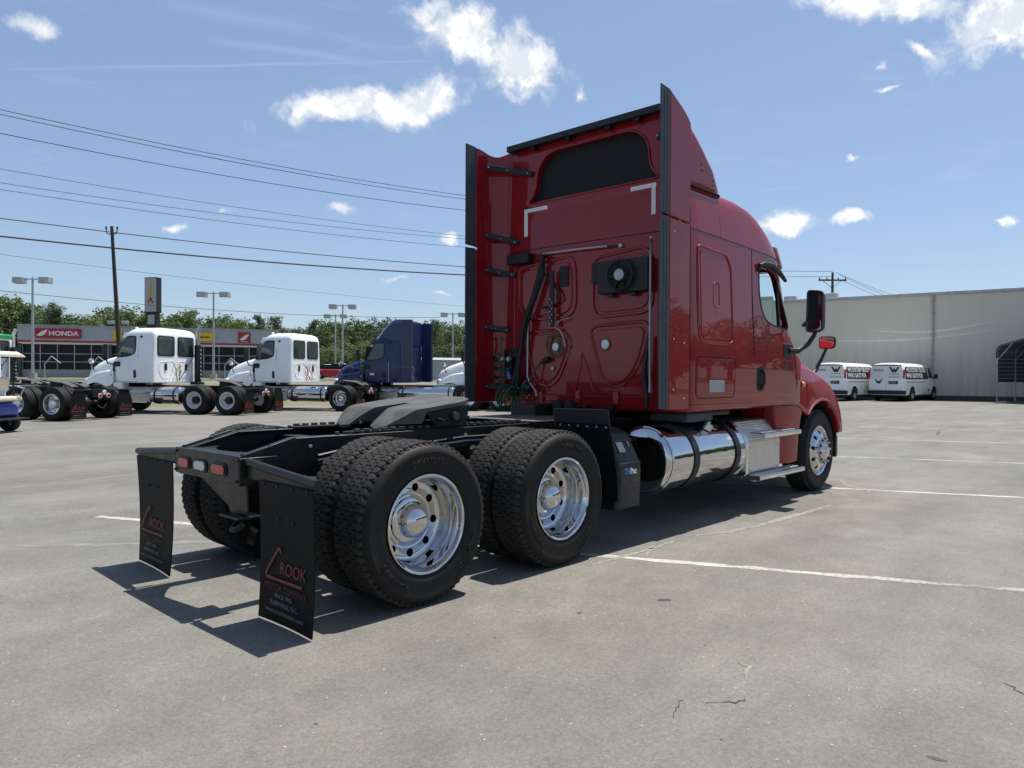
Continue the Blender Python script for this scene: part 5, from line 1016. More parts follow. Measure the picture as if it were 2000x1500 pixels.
    MB().bb(xs+1.40, xs+1.62, -1.12, 1.12, .40, .74).build('bumper', 'white_paint' if paint == 'white_paint' else 'chrome', t, 0, .05)
    MB().bb(sx-.9, sx+.6, -.34, .34, .7, 1.2).build('engine', 'dark_steel', t, 0, .05); MB().cyl((sx, -.95, .46), (sx, .95, .46), .06, .06, 8).build('axle', 'dark_steel', t)
    # tanks, steps
    x0 = axles[-1]+.62; x1 = max(xb+.12, x0+.35)
    for s in (-1, 1):
        tk = MB().lathe([(.0005, x0), (.25, x0+.01), (.30, x0+.05), (.305, x0+.08), (.305, x1-.06), (.28, x1-.01), (.0005, x1)], (0, s*.93, .66), 'x', 28).build('fuel_tank', tank, t, 45)
        for xx in (x0+.2, x1-.2): MB().lathe([(.307, -.03), (.314, -.03), (.314, .03), (.307, .03)], (xx, s*.93, .66), 'x', 28).build('tank_strap', 'black_plastic', tk)
        bx = MB().prism([(s*.55, .42), (s*1.15, .42), (s*1.17, .72), (s*1.0, .95), (s*.55, .95)], 'x', x1+.05, xs-.4).build('step_box', 'brushed_aluminium', t, 0, .01)
        for z in (.42, .76): MB().bb(x1+.08, xs-.42, s*1.10, s*1.26, z-.03, z+.02).build('step', 'polished_aluminium', bx, 0, .006)
    if stack:
        sk = MB().tube([(xb-.18, stack*1.0, .95), (xb-.18, stack*1.0, 3.05), (xb-.26, stack*1.04, 3.30)], .07, 14).build('exhaust_stack', 'chrome' if stripe else 'galvanised', t)
        MB().lathe([(.12, 1.10), (.125, 1.12), (.125, 2.50), (.12, 2.52)], (xb-.18, stack*1.0, 0), 'z', 18).build('stack_guard', 'black_paint', sk)
        for k in range(8): MB().lathe([(.026, 0), (.0005, -.002)], (xb-.308, stack*1.0, 1.25+.155*k), 'x', 8).build('guard_hole', 'white_vinyl', sk, 0)
        MB().bb(xb-.36, xb-.02, stack*.75, stack*1.16, 1.02, 1.12).build('stack_base', 'black_paint', sk, 0, .02); MB().cyl((xb-.05, stack*.1, 1.15), (xb-.14, stack*.9, 2.2), .014, .014, 6).build('stack_brace', 'black_paint', sk)
    rng = random.Random(len(label))
    for mn in hoses:
        P = [(xb-.04, rng.uniform(-.12, .12), 1.80)]
        for k in range(6): P.append((xb-.05-rng.uniform(0, .10), P[-1][1]+rng.uniform(-.09, .09), 1.72-.11*k))
        MB().tube(P, .013, 6).build('air_hose', mn, t)
    return t
HD = R(119)
def rear_at(u, depth, lx, ly): 
    p = at(u, depth); c, s_ = math.cos(HD), math.sin(HD); return (p.x-(c*lx-s_*ly), p.y-(s_*lx+c*ly), 0)
tractor('black truck frame with chrome tandem wheels and mud flaps behind the golf cart', rear_at(100, 21.8, 0, 1.2), HD, 'white_paint', 'c', (0, 1.32), 4.55, hoses=('red_hose', 'galvanised'))
tractor('white and green truck with chrome exhaust stack at the photo edge', rear_at(26, 31.5, 3.0, -1.15), HD, 'white_paint', 'c', (0, 1.32), 3.0, stack=-1, stripe='green_paint', hoses=('red_hose', 'galvanised'))
tractor('white day-cab truck with black perforated exhaust guard and white tandem wheels', rear_at(443, 25.4, 0, 1.2), HD, 'white_paint', 'w', (0, 1.32), 3.0, stack=-1, hoses=('red_hose', 'yellow_hose', 'green_hose', 'black_plastic'))
tractor('white day-cab truck with one rear axle, chrome step and red hoses, beside the blue truck', rear_at(664, 28.6, 0, 1.2), HD, 'white_paint', 'c', (0,), 2.15, hoses=('red_hose', 'red_hose', 'black_plastic', 'galvanised'))
tractor('dark blue truck with tall roof fairing', rear_at(783, 30.2, 4.2, 1.2), HD, 'blue_paint', 'c', (0, 1.32), 4.2, tall=True, hoses=('red_hose', 'blue_print', 'black_plastic'))
tractor('white truck half hidden behind the red cab, hood facing the blue truck', rear_at(880, 31.5, 5.46, 1.15), HD, 'white_paint', 'w', (0, 1.32), 3.0, hoses=('red_hose',))

# ------------------------------------------------------------------ golf cart
def golf_cart(loc, rz):
    t = thing('golf_cart', 'blue golf cart with cream roof and seats at the edge of the lot', 'golf cart', loc, rz)
    MB().ringloft([[(x, y, z) for y, z in ((-w, zb), (-w, zt-.08), (-w+.1, zt), (w-.1, zt), (w, zt-.08), (w, zb))] for x, w, zb, zt in ((-.95, .48, .42, .66), (-.8, .58, .30, .78), (-.35, .60, .30, .80), (-.25, .60, .28, .40), (.45, .60, .28, .38), (.62, .58, .28, .86), (1.0, .52, .30, .84), (1.25, .42, .36, .62))]).build('body', 'cart_blue', t, 40, .02)
    MB().ringloft([[(x, y, z) for y, z in ((-.60, 1.86+d), (-.60, 1.89+d), (-.45, 1.94+d), (.45, 1.94+d), (.60, 1.89+d), (.60, 1.86+d))] for x, d in ((-1.05, -.06), (-.95, 0), (.7, .02), (.95, -.04))]).build('roof', 'cream', t, 40, .02)
    MB().bb(-.62, -.12, -.55, .55, .80, .94).build('seat', 'cream', t, 0, .06, 3); MB().box((-.66, 0, 1.16), (.12, 1.05, .32), Matrix.Rotation(-.2, 3, 'Y')).build('backrest', 'cream', t, 0, .05, 3)
    MB().bb(-1.05, -.72, -.50, .50, .74, .86).build('rear_seat', 'cream', t, 0, .04, 3)
    for s in (-1, 1):
        MB().tube([(-.80, s*.53, .75), (-.78, s*.54, 1.4), (-.86, s*.54, 1.88)], .02, 7).build('roof_post', 'black_plastic', t); MB().tube([(.70, s*.52, .80), (.55, s*.53, 1.5), (.45, s*.53, 1.9)], .02, 7).build('roof_post', 'black_plastic', t)
        MB().tube([(-1.0, s*.45, .80), (-1.12, s*.45, 1.05), (-1.05, s*.3, 1.1)], .018, 7).build('grab_rail', 'galvanised', t)
        for x in (-.72, .88):
            w = MB().lathe([(.12, 0), (.20, -.01), (.225, .02), (.225, .17), (.20, .2), (.12, .19)], (0, 0, 0), 'y', 24).build('wheel', 'rubber', t, 40, loc=(x, s*.60, .225)); w.rotation_euler = (0, 0, 0 if s < 0 else math.pi); MB().lathe([(.125, .01), (.11, .03), (.04, .02), (.0005, .02)], (0, 0, 0), 'y', 20).build('rim', 'galvanised', w)
    MB().tube([(.62, .25, .85), (.40, .25, 1.12)], .018, 7).build('steering_column', 'black_plastic', t); o = MB().lathe([(.16+.013*math.cos(k*math.pi/3), .013*math.sin(k*math.pi/3)) for k in range(7)], (0, 0, 0), 'x', 20).build('steering_wheel', 'black_plastic', t, 60, loc=(.38, .25, 1.14)); o.rotation_euler = (0, .8, 0)
    MB().bb(-1.22, -.95, -.52, .52, .30, .34).build('rear_step', 'dark_steel', t, 0, .01)
    return t
p = at(-82, 17.2); golf_cart((p.x-.55*math.cos(R(128))-.9*math.cos(R(38))*.2, p.y+.55*math.sin(R(38)), 0), R(131))

# ------------------------------------------------------------------ passenger vans by the warehouse
def van(label, loc, rz):
    t = thing('passenger_van', label, 'van', loc, rz, 'white vans by the warehouse wall')
    W_ = 1.0
    prof = [(-W_*.93, .36), (-W_, .50), (-W_*1.0, 1.15), (-W_*.96, 1.35), (-W_*.86, 1.98), (-W_*.74, 2.12), (-W_*.4, 2.19), (0, 2.20)]
    def sec(x, k, zt): return [(x, y*k, .36+(z-.36)*(zt-.36)/(2.20-.36)) for y, z in prof]+[(x, -y*k, .36+(z-.36)*(zt-.36)/(2.20-.36)) for y, z in prof[-2::-1]]
    body = MB().ringloft([sec(0, .96, 2.10), sec(.06, .985, 2.17), sec(.3, 1, 2.2), sec(2.4, 1, 2.2), sec(3.9, 1, 2.19), sec(4.15, 1, 2.12), sec(4.75, .99, 1.52), sec(4.95, .985, 1.36), sec(5.5, .95, 1.22), sec(5.72, .90, 1.05), sec(5.8, .86, .8)]).build('body', 'white_paint', t, 40)
    def sw(z): 
        for (y0, z0), (y1, z1) in zip(prof[:-1], prof[1:]):
            if z0 <= z <= z1: return -(y0+(y1-y0)*(z-z0)/(z1-z0))
        return .5
    for s in (-1, 1):
        def pan(P, nm, mn, off=.006): return MB().add([(x, s*(sw(z)+off), z) for x, z in P], [tuple(range(len(P)))]).build(nm, mn, t, 0)
        pan([(.22, 1.30), (3.75, 1.30), (3.75, 1.93), (.35, 1.93)], 'side_window', 'dark_glass', .020); MB().add([(x, s*(sw(z)+.008), z) for x, z in ((.18, 1.27), (3.78, 1.27), (3.78, 1.96), (.31, 1.96))], [(0, 1, 2, 3)]).build('window_border', 'sign_red', t, 0)
        pan(roundpoly([(3.95, 1.34), (4.72, 1.34), (4.25, 1.93), (3.95, 1.95)], .06), 'front_window', 'dark_glass')
        r_ = (-s*-1*1, 0, 0) if s < 0 else (-1, 0, 0)
        n_up = Vector((0, -s*(sw(1.35)-sw(1.95))/.6*1.0, 1)).normalized()
        text('window_lettering', 'WE SYSTEM TRUCKS', .34, (1.95, s*(sw(1.78)+.032), 1.78), (1, 0, 0) if s < 0 else (-1, 0, 0), n_up, 'white_vinyl', t, .001, width=1.0, bold=.012); text('window_lettering', 'WHO GATS FOR', .34, (1.55, s*(sw(1.46)+.032), 1.46), (1, 0, 0) if s < 0 else (-1, 0, 0), n_up, 'white_vinyl', t, .001, bold=.012)
        pan([(.3, 1.06), (3.2, 1.06), (3.2, 1.14), (.3, 1.14)], 'side_stripe', 'grey_vinyl'); pan([(3.55, 1.30), (3.75, 1.30), (3.95, .55), (3.70, .55)], 'side_swoosh', 'black_print')
        MB().box((.02, s*.93, 1.55), (.08, .10, .50), None).build('tail_lamp', 'red_lens', t, 0, .02)
        MB().tube([(4.5, s*.98, 1.35), (4.55, s*1.12, 1.38)], .03, 6).build('mirror_arm', 'black_plastic', t); MB().bb(4.50, 4.60, s*1.06, s*1.26, 1.30, 1.58).build('mirror_head', 'black_plastic', t, 0, .04)
        for x in (1.15, 4.75):
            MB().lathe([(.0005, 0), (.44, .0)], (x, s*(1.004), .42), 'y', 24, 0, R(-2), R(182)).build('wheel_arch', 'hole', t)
            w = MB().lathe([(.21, .0), (.32, -.01), (.365, .03), (.365, .22), (.2, .24)], (0, 0, 0), 'y', 28).build('wheel', 'rubber', t, 40, loc=(x, s*1.012, .365)); w.rotation_euler = (0, 0, 0 if s < 0 else math.pi); MB().lathe([(.215, .0), (.19, .02), (.06, .0), (.0005, .0)], (0, 0, 0), 'y', 20).build('rim', 'galvanised', w)
    MB().prism(roundpoly([(-.88, 1.30), (.88, 1.30), (.78, 1.98), (-.78, 1.98)], .08), 'x', -.012, .03).build('rear_window', 'white_vinyl', t, 0)
    MB().prism([(-.8, 2.02), (.8, 2.02), (.76, 2.08), (-.76, 2.08)], 'x', -.01, .05).build('roof_trim', 'black_plastic', t, 0)
    MB().bb(-.12, .25, -1.0, 1.0, .40, .62).build('bumper', 'black_plastic', t, 0, .03); MB().bb(-.008, .01, -.006, .006, .62, 2.0).build('door_seam', 'grey_rubber_trim', t, 0)
    MB().bb(-.02, .02, -.62, -.12, .98, 1.16).build('licence_plate_recess', 'black_print', t, 0, .01); MB().bb(-.025, -.02, -.50, -.16, 1.0, 1.14).build('licence_plate', 'dim_white_print', t, 0)
    for (y, z, k) in ((-.42, 1.78, 1.0), (.42, 1.12, .8)):
        P = [(-.28, .17), (-.10, -.14), (-.02, -.14), (0, -.06), (.02, -.14), (.10, -.14), (.28, .17), (.17, .17), (.07, .0), (.03, .08), (-.03, .08), (-.07, .0), (-.17, .17)]
        MB().add([(-.016, y+a*k, z+b*k) for a, b in P], [(0, 1, 11, 12), (1, 2, 3, 10, 11), (3, 4, 5, 8, 9, 10), (5, 6, 7, 8)]).build('emblem', 'black_print', t, 0)
    for z, w in ((1.56, .5), (1.38, .6)): MB().bb(-.014, -.013, -.42-w/2, -.42+w/2, z-.03, z+.03).build('small_print', 'grey_vinyl', t, 0)
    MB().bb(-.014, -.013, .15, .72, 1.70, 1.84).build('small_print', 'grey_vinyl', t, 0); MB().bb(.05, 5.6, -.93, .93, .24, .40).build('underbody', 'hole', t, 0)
    MB().prism([(-.78, 1.50), (.78, 1.50), (.68, 2.02), (-.68, 2.02)], 'x', 4.50, 4.505).build('windscreen', 'dark_glass', t, 0)
    return t
pv = at(1731, 44.5); van('white van with lettered windows parked at the warehouse, fully in view', (pv.x, pv.y, 0), R(-4)).scale = (1.06, 1.06, 1.06)
pv = at(1618, 44.5); van('white van partly hidden by the red truck hood', (pv.x, pv.y, 0), R(-4)).scale = (1.06, 1.06, 1.06)

# ------------------------------------------------------------------ beige warehouse on the right
def stained_wall():
    m = bpy.data.materials.new('beige_wall'); m.use_nodes = True; nt = m.node_tree; N, L = nt.nodes, nt.links; b = N['Principled BSDF']; tc = N.new('ShaderNodeTexCoord')
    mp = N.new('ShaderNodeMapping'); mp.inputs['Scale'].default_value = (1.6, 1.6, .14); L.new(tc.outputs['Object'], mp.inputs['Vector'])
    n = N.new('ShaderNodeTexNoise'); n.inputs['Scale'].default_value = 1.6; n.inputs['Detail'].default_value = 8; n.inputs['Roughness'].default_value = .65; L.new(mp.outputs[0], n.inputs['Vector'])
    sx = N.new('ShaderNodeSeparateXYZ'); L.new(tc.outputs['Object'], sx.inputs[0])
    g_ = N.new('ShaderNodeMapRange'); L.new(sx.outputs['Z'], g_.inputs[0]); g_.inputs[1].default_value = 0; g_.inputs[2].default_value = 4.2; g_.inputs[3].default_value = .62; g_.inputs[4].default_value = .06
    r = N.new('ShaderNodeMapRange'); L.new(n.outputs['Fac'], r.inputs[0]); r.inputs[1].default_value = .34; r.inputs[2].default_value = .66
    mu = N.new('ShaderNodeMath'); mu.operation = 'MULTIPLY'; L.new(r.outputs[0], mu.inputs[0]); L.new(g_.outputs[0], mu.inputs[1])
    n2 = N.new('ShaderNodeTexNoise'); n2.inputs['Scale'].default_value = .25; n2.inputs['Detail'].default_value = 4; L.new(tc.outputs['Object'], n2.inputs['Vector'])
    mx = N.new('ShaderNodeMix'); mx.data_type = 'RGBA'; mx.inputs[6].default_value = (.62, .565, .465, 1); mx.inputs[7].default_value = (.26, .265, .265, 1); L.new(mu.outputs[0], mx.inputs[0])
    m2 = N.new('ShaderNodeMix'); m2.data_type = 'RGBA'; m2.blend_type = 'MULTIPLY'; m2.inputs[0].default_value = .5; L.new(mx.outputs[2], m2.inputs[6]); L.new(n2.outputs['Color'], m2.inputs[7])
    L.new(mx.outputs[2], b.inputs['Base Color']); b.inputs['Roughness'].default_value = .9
    br = N.new('ShaderNodeTexBrick'); br.inputs['Scale'].default_value = 2.5; L.new(tc.outputs['Object'], br.inputs['Vector']); MATS['beige_wall'] = m
stained_wall()
WA = R(97.4); wo = at(1840, 47.2); WD = Vector((math.cos(WA), math.sin(WA), 0)); WN = Vector((-WD.y, WD.x, 0))     # WN points at the lot
B = thing('warehouse', 'long beige windowless warehouse wall behind the vans', 'building', (wo.x, wo.y, 0), WA)
# local: x along the wall (away to the left), y towards the lot
seams = [-24, -14, -6.2, .55, 11.4, 20]
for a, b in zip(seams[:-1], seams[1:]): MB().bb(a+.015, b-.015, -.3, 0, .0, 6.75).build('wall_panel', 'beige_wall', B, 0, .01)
MB().bb(-24, 20, -30, -.02, 0, 6.7).build('building_core', 'concrete', B, 0)
MB().bb(-24.1, 20.1, -.4, .10, 6.75, 6.95).build('roof_coping', 'galvanised', B, 0, .02); MB().bb(-24, 20, .0, .03, 0, .30).build('wall_base', 'oil_stain', B, 0)
dsp = MB().cyl((.55, .10, .1), (.55, .10, 6.75), .055, .055, 10).build('downspout', 'concrete', B)
for z in (1.2, 2.6, 4.2, 5.6, 6.4): MB().bb(.42, .68, 0, .12, z-.05, z+.05).build('pipe_bracket', 'galvanised', dsp, 0)
MB().bb(8.2, 8.6, 0, .25, 5.0, 5.2).bb(8.3, 8.5, 0, .12, 5.2, 5.35).build('wall_lamp', 'dark_steel', B, 0, .02)
MB().bb(.9, 1.05, .0, .12, 1.6, 2.0).build('wall_box', 'dark_steel', B, 0, .01)
for x, h_ in ((10.2, .55), (7.3, .6), (9.0, .3)): MB().bb(x-.4, x+.4, -3.2, -2.4, 6.7, 6.95+h_).build('roof_vent', 'galvanised', B, 0, .05)
# carport at the end: its near side wall is sheeted from the eave to chest height
CA = WA-R(38); cpp = at(1947, 43.0); C_ = thing('carport', 'grey metal carport with dark sheeted wall in front of the warehouse', 'carport', (cpp.x-(-math.sin(CA))*3.1, cpp.y-math.cos(CA)*3.1, 0), CA)
pr = [(0, 2.6), (0, 2.95)]+[(.45-.45*math.cos(R(a)), 2.95+.45*math.sin(R(a))) for a in range(15, 76, 15)]+[(.6, 3.44), (3.1, 4.0)]
prf = pr+[(6.2-x, z) for x, z in pr[::-1]]
mat('dark_sheet', (.050, .060, .080), .55, .3, 0, .12, 3)
mb = MB(); mb.ringloft([[(-x, y, z) for x, z in prf] for y in (-6.6, 3.2)], False, False); rs_ = mb.build('roof_sheet', 'dark_sheet', C_, 40); sm = rs_.modifiers.new('thick', 'SOLIDIFY'); sm.thickness = .03
for k in range(8):
    y = 3.1-1.37*k
    for x in (-.03, -6.17): MB().bb(x-.025, x+.025, y-.025, y+.025, 0, 3.0).build('post', 'galvanised', C_, 0)
    MB().tube([(-x, y, z-.05) for x, z in prf[1:-1]], .02, 6).build('roof_bow', 'galvanised', C_); MB().beam((-.05, y, 2.5), (-.95, y, 3.45), .035, .035).build('knee_brace', 'galvanised', C_, 0)
for k in range(8): MB().bb(.0, .025, -6.5, 3.05, 1.20+.225*k, 1.412+.225*k).bb(-6.2, -6.18, -6.5, 3.05, 1.20+.225*k, 1.412+.225*k).build('wall_sheet', 'dark_sheet', C_, 0, .01)
for k in range(9): MB().bb(-6.1, -.05, -6.52, -6.49, 1.20+.225*k, 1.412+.225*k).build('back_sheet', 'dark_sheet', C_, 0, .01)
MB().prism([(-x, z-.04) for x, z in prf[1:-1]], 'y', -6.5, -6.48).build('gable_sheet', 'dark_sheet', C_, 0)
for x in (-.03, -6.17): MB().bb(x-.03, x+.03, -6.5, 3.15, .02, .08).build('base_rail', 'galvanised', C_, 0)
# pale rub marks and a stepped crack on the warehouse wall
mat('rub_mark', (.72, .70, .64), .9, 0, 0, .1, 5)
for (x0, x1, z0, sg_) in ((8.5, -3.6, 4.15, .35), (4.6, -3.2, 4.75, .45)):
    P = []
    for k in range(25): f = k/24; P.append((x0+(x1-x0)*f, z0-sg_*math.sin(math.pi*(f*.85+.05))+.5*f*f, .07*math.sin(math.pi*f)))
    MB().add([(x, .004, z+w) for x, z, w in P]+[(x, .004, z-w) for x, z, w in P], [(k, k+1, k+26, k+25) for k in range(24)]).build('rub_mark', 'rub_mark', B, 0)

# ------------------------------------------------------------------ motorcycle dealership across the street
FD = Vector((math.cos(R(150.7)), math.sin(R(150.7)), 0)); fo = at(37, 72, 1.05)
H = thing('dealership', 'low grey motorcycle dealership with red HONDA sign and dark shop windows', 'building', fo, R(-29.3))
# local x runs to the right along the front, -y is towards the street
ZT = 5.15; ZF = 3.62; LEN = 24.2
fa = MB().bb(-.1, LEN, -.1, .6, ZF, ZT-.06).build('fascia', 'fascia_grey', H, 0)
k = 0
while k*.32 < LEN: MB().bb(-.1+.32*k, -.04+.32*k, -.13, -.1, ZF+.02, ZT-.06).build('fascia_rib', 'fascia_grey', fa, 0); k += 1
MB().bb(-.2, LEN+.1, -.25, .7, ZT-.06, ZT).build('fascia_cap', 'galvanised', fa, 0); MB().bb(-.1, LEN, -.16, .5, ZF-.16, ZF-.02).build('red_band', 'sign_red', fa, 0)
MB().bb(0, LEN, .62, 22, 0, ZT-.3).build('building_core', 'concrete', H, 0); MB().bb(-.1, LEN, .0, .62, ZF-.36, ZF-.17).build('soffit', 'white_vinyl', H, 0)
MB().bb(0, LEN, .40, .62, 0, .75).build('plinth', 'concrete', H, 0)
for i in range(19):
    x = .2+i*1.5
    if x+1.4 > LEN: break
    for (z0, z1) in ((.78, 1.5), (1.56, 2.3), (2.36, ZF-.37)): MB().bb(x+.03, x+1.44, .50, .54, z0, z1).build('window_pane', 'dark_glass', H, 0)
    MB().bb(x-.04, x+.03, .44, .56, .75, ZF-.36).build('mullion', 'galvanised', H, 0)
for z in (1.53, 2.33): MB().bb(.2, LEN-.2, .46, .56, z-.03, z+.03).build('transom', 'galvanised', H, 0)
for x in (.05, 8.0, 16.2, 23.9): MB().bb(x-.15, x+.15, -.05, .25, 0, ZF-.3).build('column', 'grey_rubber_trim', H, 0)
sg = MB().bb(1.42, 5.45, -.30, -.13, 3.84, 4.80).build('honda_sign', 'sign_red', H, 0, .02)
text('sign_lettering', 'HONDA', .62, (3.92, -.305, 4.30), (1, 0, 0), (0, 0, 1), 'white_vinyl', sg, .004, width=1.12, bold=.02)
wing = [(a_-.18, b_) for a_, b_ in [(1.72, 4.10), (1.98, 4.30), (2.25, 4.52), (2.75, 4.72), (2.62, 4.60), (2.72, 4.56), (2.58, 4.46), (2.62, 4.40), (2.48, 4.32), (2.50, 4.22), (2.3, 4.12), (2.05, 4.02)]]
MB().prism(wing, 'y', -.312, -.302).build('wing_emblem', 'white_vinyl', sg, 0)
def y_sign(x0, x1, z0, z1, label_):
    s_ = MB().bb(x0, x1, -.28, -.13, z0, z1).build('yellow_sign', 'sign_yellow', H, 0, .02); text('sign_lettering', label_, .34, ((x0+x1)/2, -.284, (z0+z1)/2), (1, 0, 0), (0, 0, 1), 'black_print', s_, .004, shear=.25, bold=.015); return s_
y_sign(15.7, 17.9, 3.80, 4.70, 'can-am'); y_sign(8.3, 9.1, 3.74, 4.70, '')
rs2 = MB().bb(20.1, 21.35, -.28, -.13, 3.72, 4.82).build('red_sign', 'sign_red', H, 0, .02); MB().prism([(20.25+(a-1.54)*.95, 3.95+(b-4.02)*1.05) for a, b in wing], 'y', -.292, -.282).build('wing_emblem', 'white_vinyl', rs2, 0); text('sign_lettering', 'HONDA', .2, (20.72, -.286, 3.83), (1, 0, 0), (0, 0, 1), 'white_vinyl', rs2, .003)
# angled-arm fence in front of it
fp0 = fo-Vector((BN.x, BN.y, 0))*11
for i in range(7):
    q = Vector((fp0.x, fp0.y, 1.0))-BK*(1.5+3.6*i)
    t = thing('display_rack', 'slim grey bent-pipe display rack in front of the shop windows', 'rack', q, R(-29.3), 'bent-pipe racks at the dealership')
    MB().tube([(0, 0, 0), (0, 0, 1.2), (.5, 0, 1.9)], .05, 6).build('upright', 'galvanised', t); MB().tube([(.5, 0, 1.9), (1.2, 0, 1.3)], .04, 6).build('arm', 'galvanised', t); MB().bb(-.3, .3, -.3, .3, 0, .06).build('base', 'galvanised', t, 0)
# white shed and parked cars further along
sh = at(865, 74, 1.0); S_ = thing('shed', 'low white corrugated shed beyond the blue truck', 'building', sh, R(-20))
MB().bb(-4, 9, -3, 3, 0, 1.9).build('wall', 'fascia_grey', S_, 0)
for k in range(26): MB().bb(-4+.5*k, -3.8+.5*k, -3.03, -3.0, .05, 1.85).build('wall_rib', 'fascia_grey', S_, 0)
MB().prism([(-3.2, 1.9), (3.2, 1.9), (0, 2.2)], 'x', -4.2, 9.2).build('roof', 'galvanised', S_, 0)
def car(label, loc, rz, paint):
    t = thing('parked_car', label, 'car', loc, rz, 'cars on the dealer lot')
    MB().ringloft([[(x, y, z) for y, z in ((-w, .25), (-w, zt-.1), (-w+.1, zt), (w-.1, zt), (w, zt-.1), (w, .25))] for x, w, zt in ((-2.2, .75, .7), (-2.1, .86, .9), (-1.2, .88, .95), (1.0, .88, .95), (2.0, .82, .82), (2.2, .7, .6))]).build('body', paint, t, 40, .03)
    MB().ringloft([[(x, y, z) for y, z in ((-w, .93), (-w+.18, zt), (w-.18, zt), (w, .93))] for x, w, zt in ((-1.7, .80, .97), (-1.0, .82, 1.42), (.2, .82, 1.45), (1.1, .80, .97))]).build('cabin', 'dark_glass', t, 40, .04)
    MB().ringloft([[(x, y, z) for y, z in ((-.62, 1.40), (-.55, 1.46), (.55, 1.46), (.62, 1.40))] for x in (-.95, .15)]).build('roof', paint, t, 40, .02)
    for s in (-1, 1):
        for x in (-1.35, 1.35):
            w = MB().lathe([(.18, 0), (.30, 0), (.32, .03), (.32, .2), (.1, .2)], (0, 0, 0), 'y', 22).build('wheel', 'rubber', t, 40, loc=(x, s*.9, .32)); w.rotation_euler = (0, 0, 0 if s < 0 else math.pi); MB().lathe([(.2, .02), (.06, .01), (.0005, .01)], (0, 0, 0), 'y', 14).build('rim', 'galvanised', w)
        MB().bb(-2.2, -2.1, s*.5, s*.8, .6, .78).build('tail_lamp', 'red_lens', t, 0, .02)
c_ = at(655, 70, 1.03); car('red car parked on the dealer lot beyond the second white truck', c_, R(140), 'sign_red'); c_ = at(634, 76, 1.03); car('white car parked on the dealer lot beside the red car', c_, R(150), 'white_paint'); c_ = at(645, 64, 1.02)

# ------------------------------------------------------------------ lamp posts
def lamp_post(label, u, depth, vtop, rz=R(-47), k=1.0):
    hz = 734-(u-1000)*-.0053; z = 1.42+(hz-vtop)*depth/FPX; b = at(u, depth, 1.0); h = z-1.0
    t = thing('light_pole', label, 'light pole', b, rz, 'double-headed lot lights')
    MB().cyl((0, 0, 0), (0, 0, h), .11*k, .075*k, 12).build('pole', 'galvanised', t); MB().lathe([(.30, 0), (.30, .5), (.0005, .5)], (0, 0, -.05), 'z', 16).build('pole_base', 'concrete', t)
    MB().bb(-.75*k, .75*k, -.05, .05, h-.06, h+.02).build('cross_arm', 'galvanised', t, 0)
    for s in (-1, 1):
        hd = MB().ringloft([[(x, y, z_) for y, z_ in ((-.30*k, h-.36*k), (-.34*k, h-.24*k), (-.30*k, h+.12*k), (.30*k, h+.12*k), (.34*k, h-.24*k), (.30*k, h-.36*k))] for x in (s*.62*k, s*1.42*k)]).build('lamp_head', 'galvanised', t, 30, .02); MB().bb(s*.70*k, s*1.34*k, -.22*k, .22*k, h-.38*k, h-.361*k).build('lamp_lens', 'clear_lens', hd, 0)
    MB().bb(-.04, .04, -.04, .04, h, h+.18).build('pole_cap', 'galvanised', t, 0)
for a in (('tall double-headed light pole in front of the red HONDA sign', 64, 58, 545), ('double-headed light pole between the yellow sign and the small red sign', 417, 66, 573), ('double-headed light pole rising behind the second white truck, nearer of two', 669, 78, 597), ('double-headed light pole just behind its twin beyond the second white truck', 655, 92, 616),
          ('double-headed light pole close to the red cab edge, taller of two', 884, 86, 613), ('short distant light pole between the blue truck and the red cab', 866, 140, 661), ('distant light pole peeking over the blue truck hood', 736, 120, 643), ('distant light pole peeking over the second white truck roof', 585, 128, 645), ('distant light pole half hidden by the utility pole', 231, 105, 628)): lamp_post(*a)
# dealer pylon
pb = at(299, 70, 1.05); Y = thing('pylon_sign', 'tall black pylon sign with white emblem panel and yellow plates', 'sign', pb, R(-29.3-28))
MB().bb(-.50, .50, -.28, .28, 0, 7.0).build('column', 'black_print', Y, 0); MB().bb(-.66, .66, -.34, .34, 6.15, 9.5).build('sign_box', 'black_print', Y, 0, .03); pn = MB().bb(-.60, .60, -.36, -.34, 6.25, 9.4).build('emblem_panel', 'grey_vinyl', Y, 0)
MB().prism([(-.10, 7.6), (.02, 7.5), (.22, 8.0), (.20, 8.6), (.10, 9.1), (-.02, 8.8), (-.16, 8.2)], 'y', -.375, -.362).build('gold_emblem', 'gold', pn, 0); MB().prism([(-.30, 7.05), (-.16, 7.05), (0, 7.35), (.16, 7.05), (.30, 7.05), (.10, 7.6), (-.10, 7.6)], 'y', -.375, -.362).build('red_emblem', 'sign_red', pn, 0)
MB().bb(-.36, .36, -.30, -.28, 5.05, 5.95).build('red_white_plate', 'grey_vinyl', Y, 0); MB().bb(-.36, .36, -.30, -.28, 4.5, 4.7).build('white_plate', 'grey_vinyl', Y, 0)
for z in (3.75, 3.25): MB().bb(-.40, .40, -.30, -.28, z, z+.4).build('yellow_plate', 'sign_yellow', Y, 0)

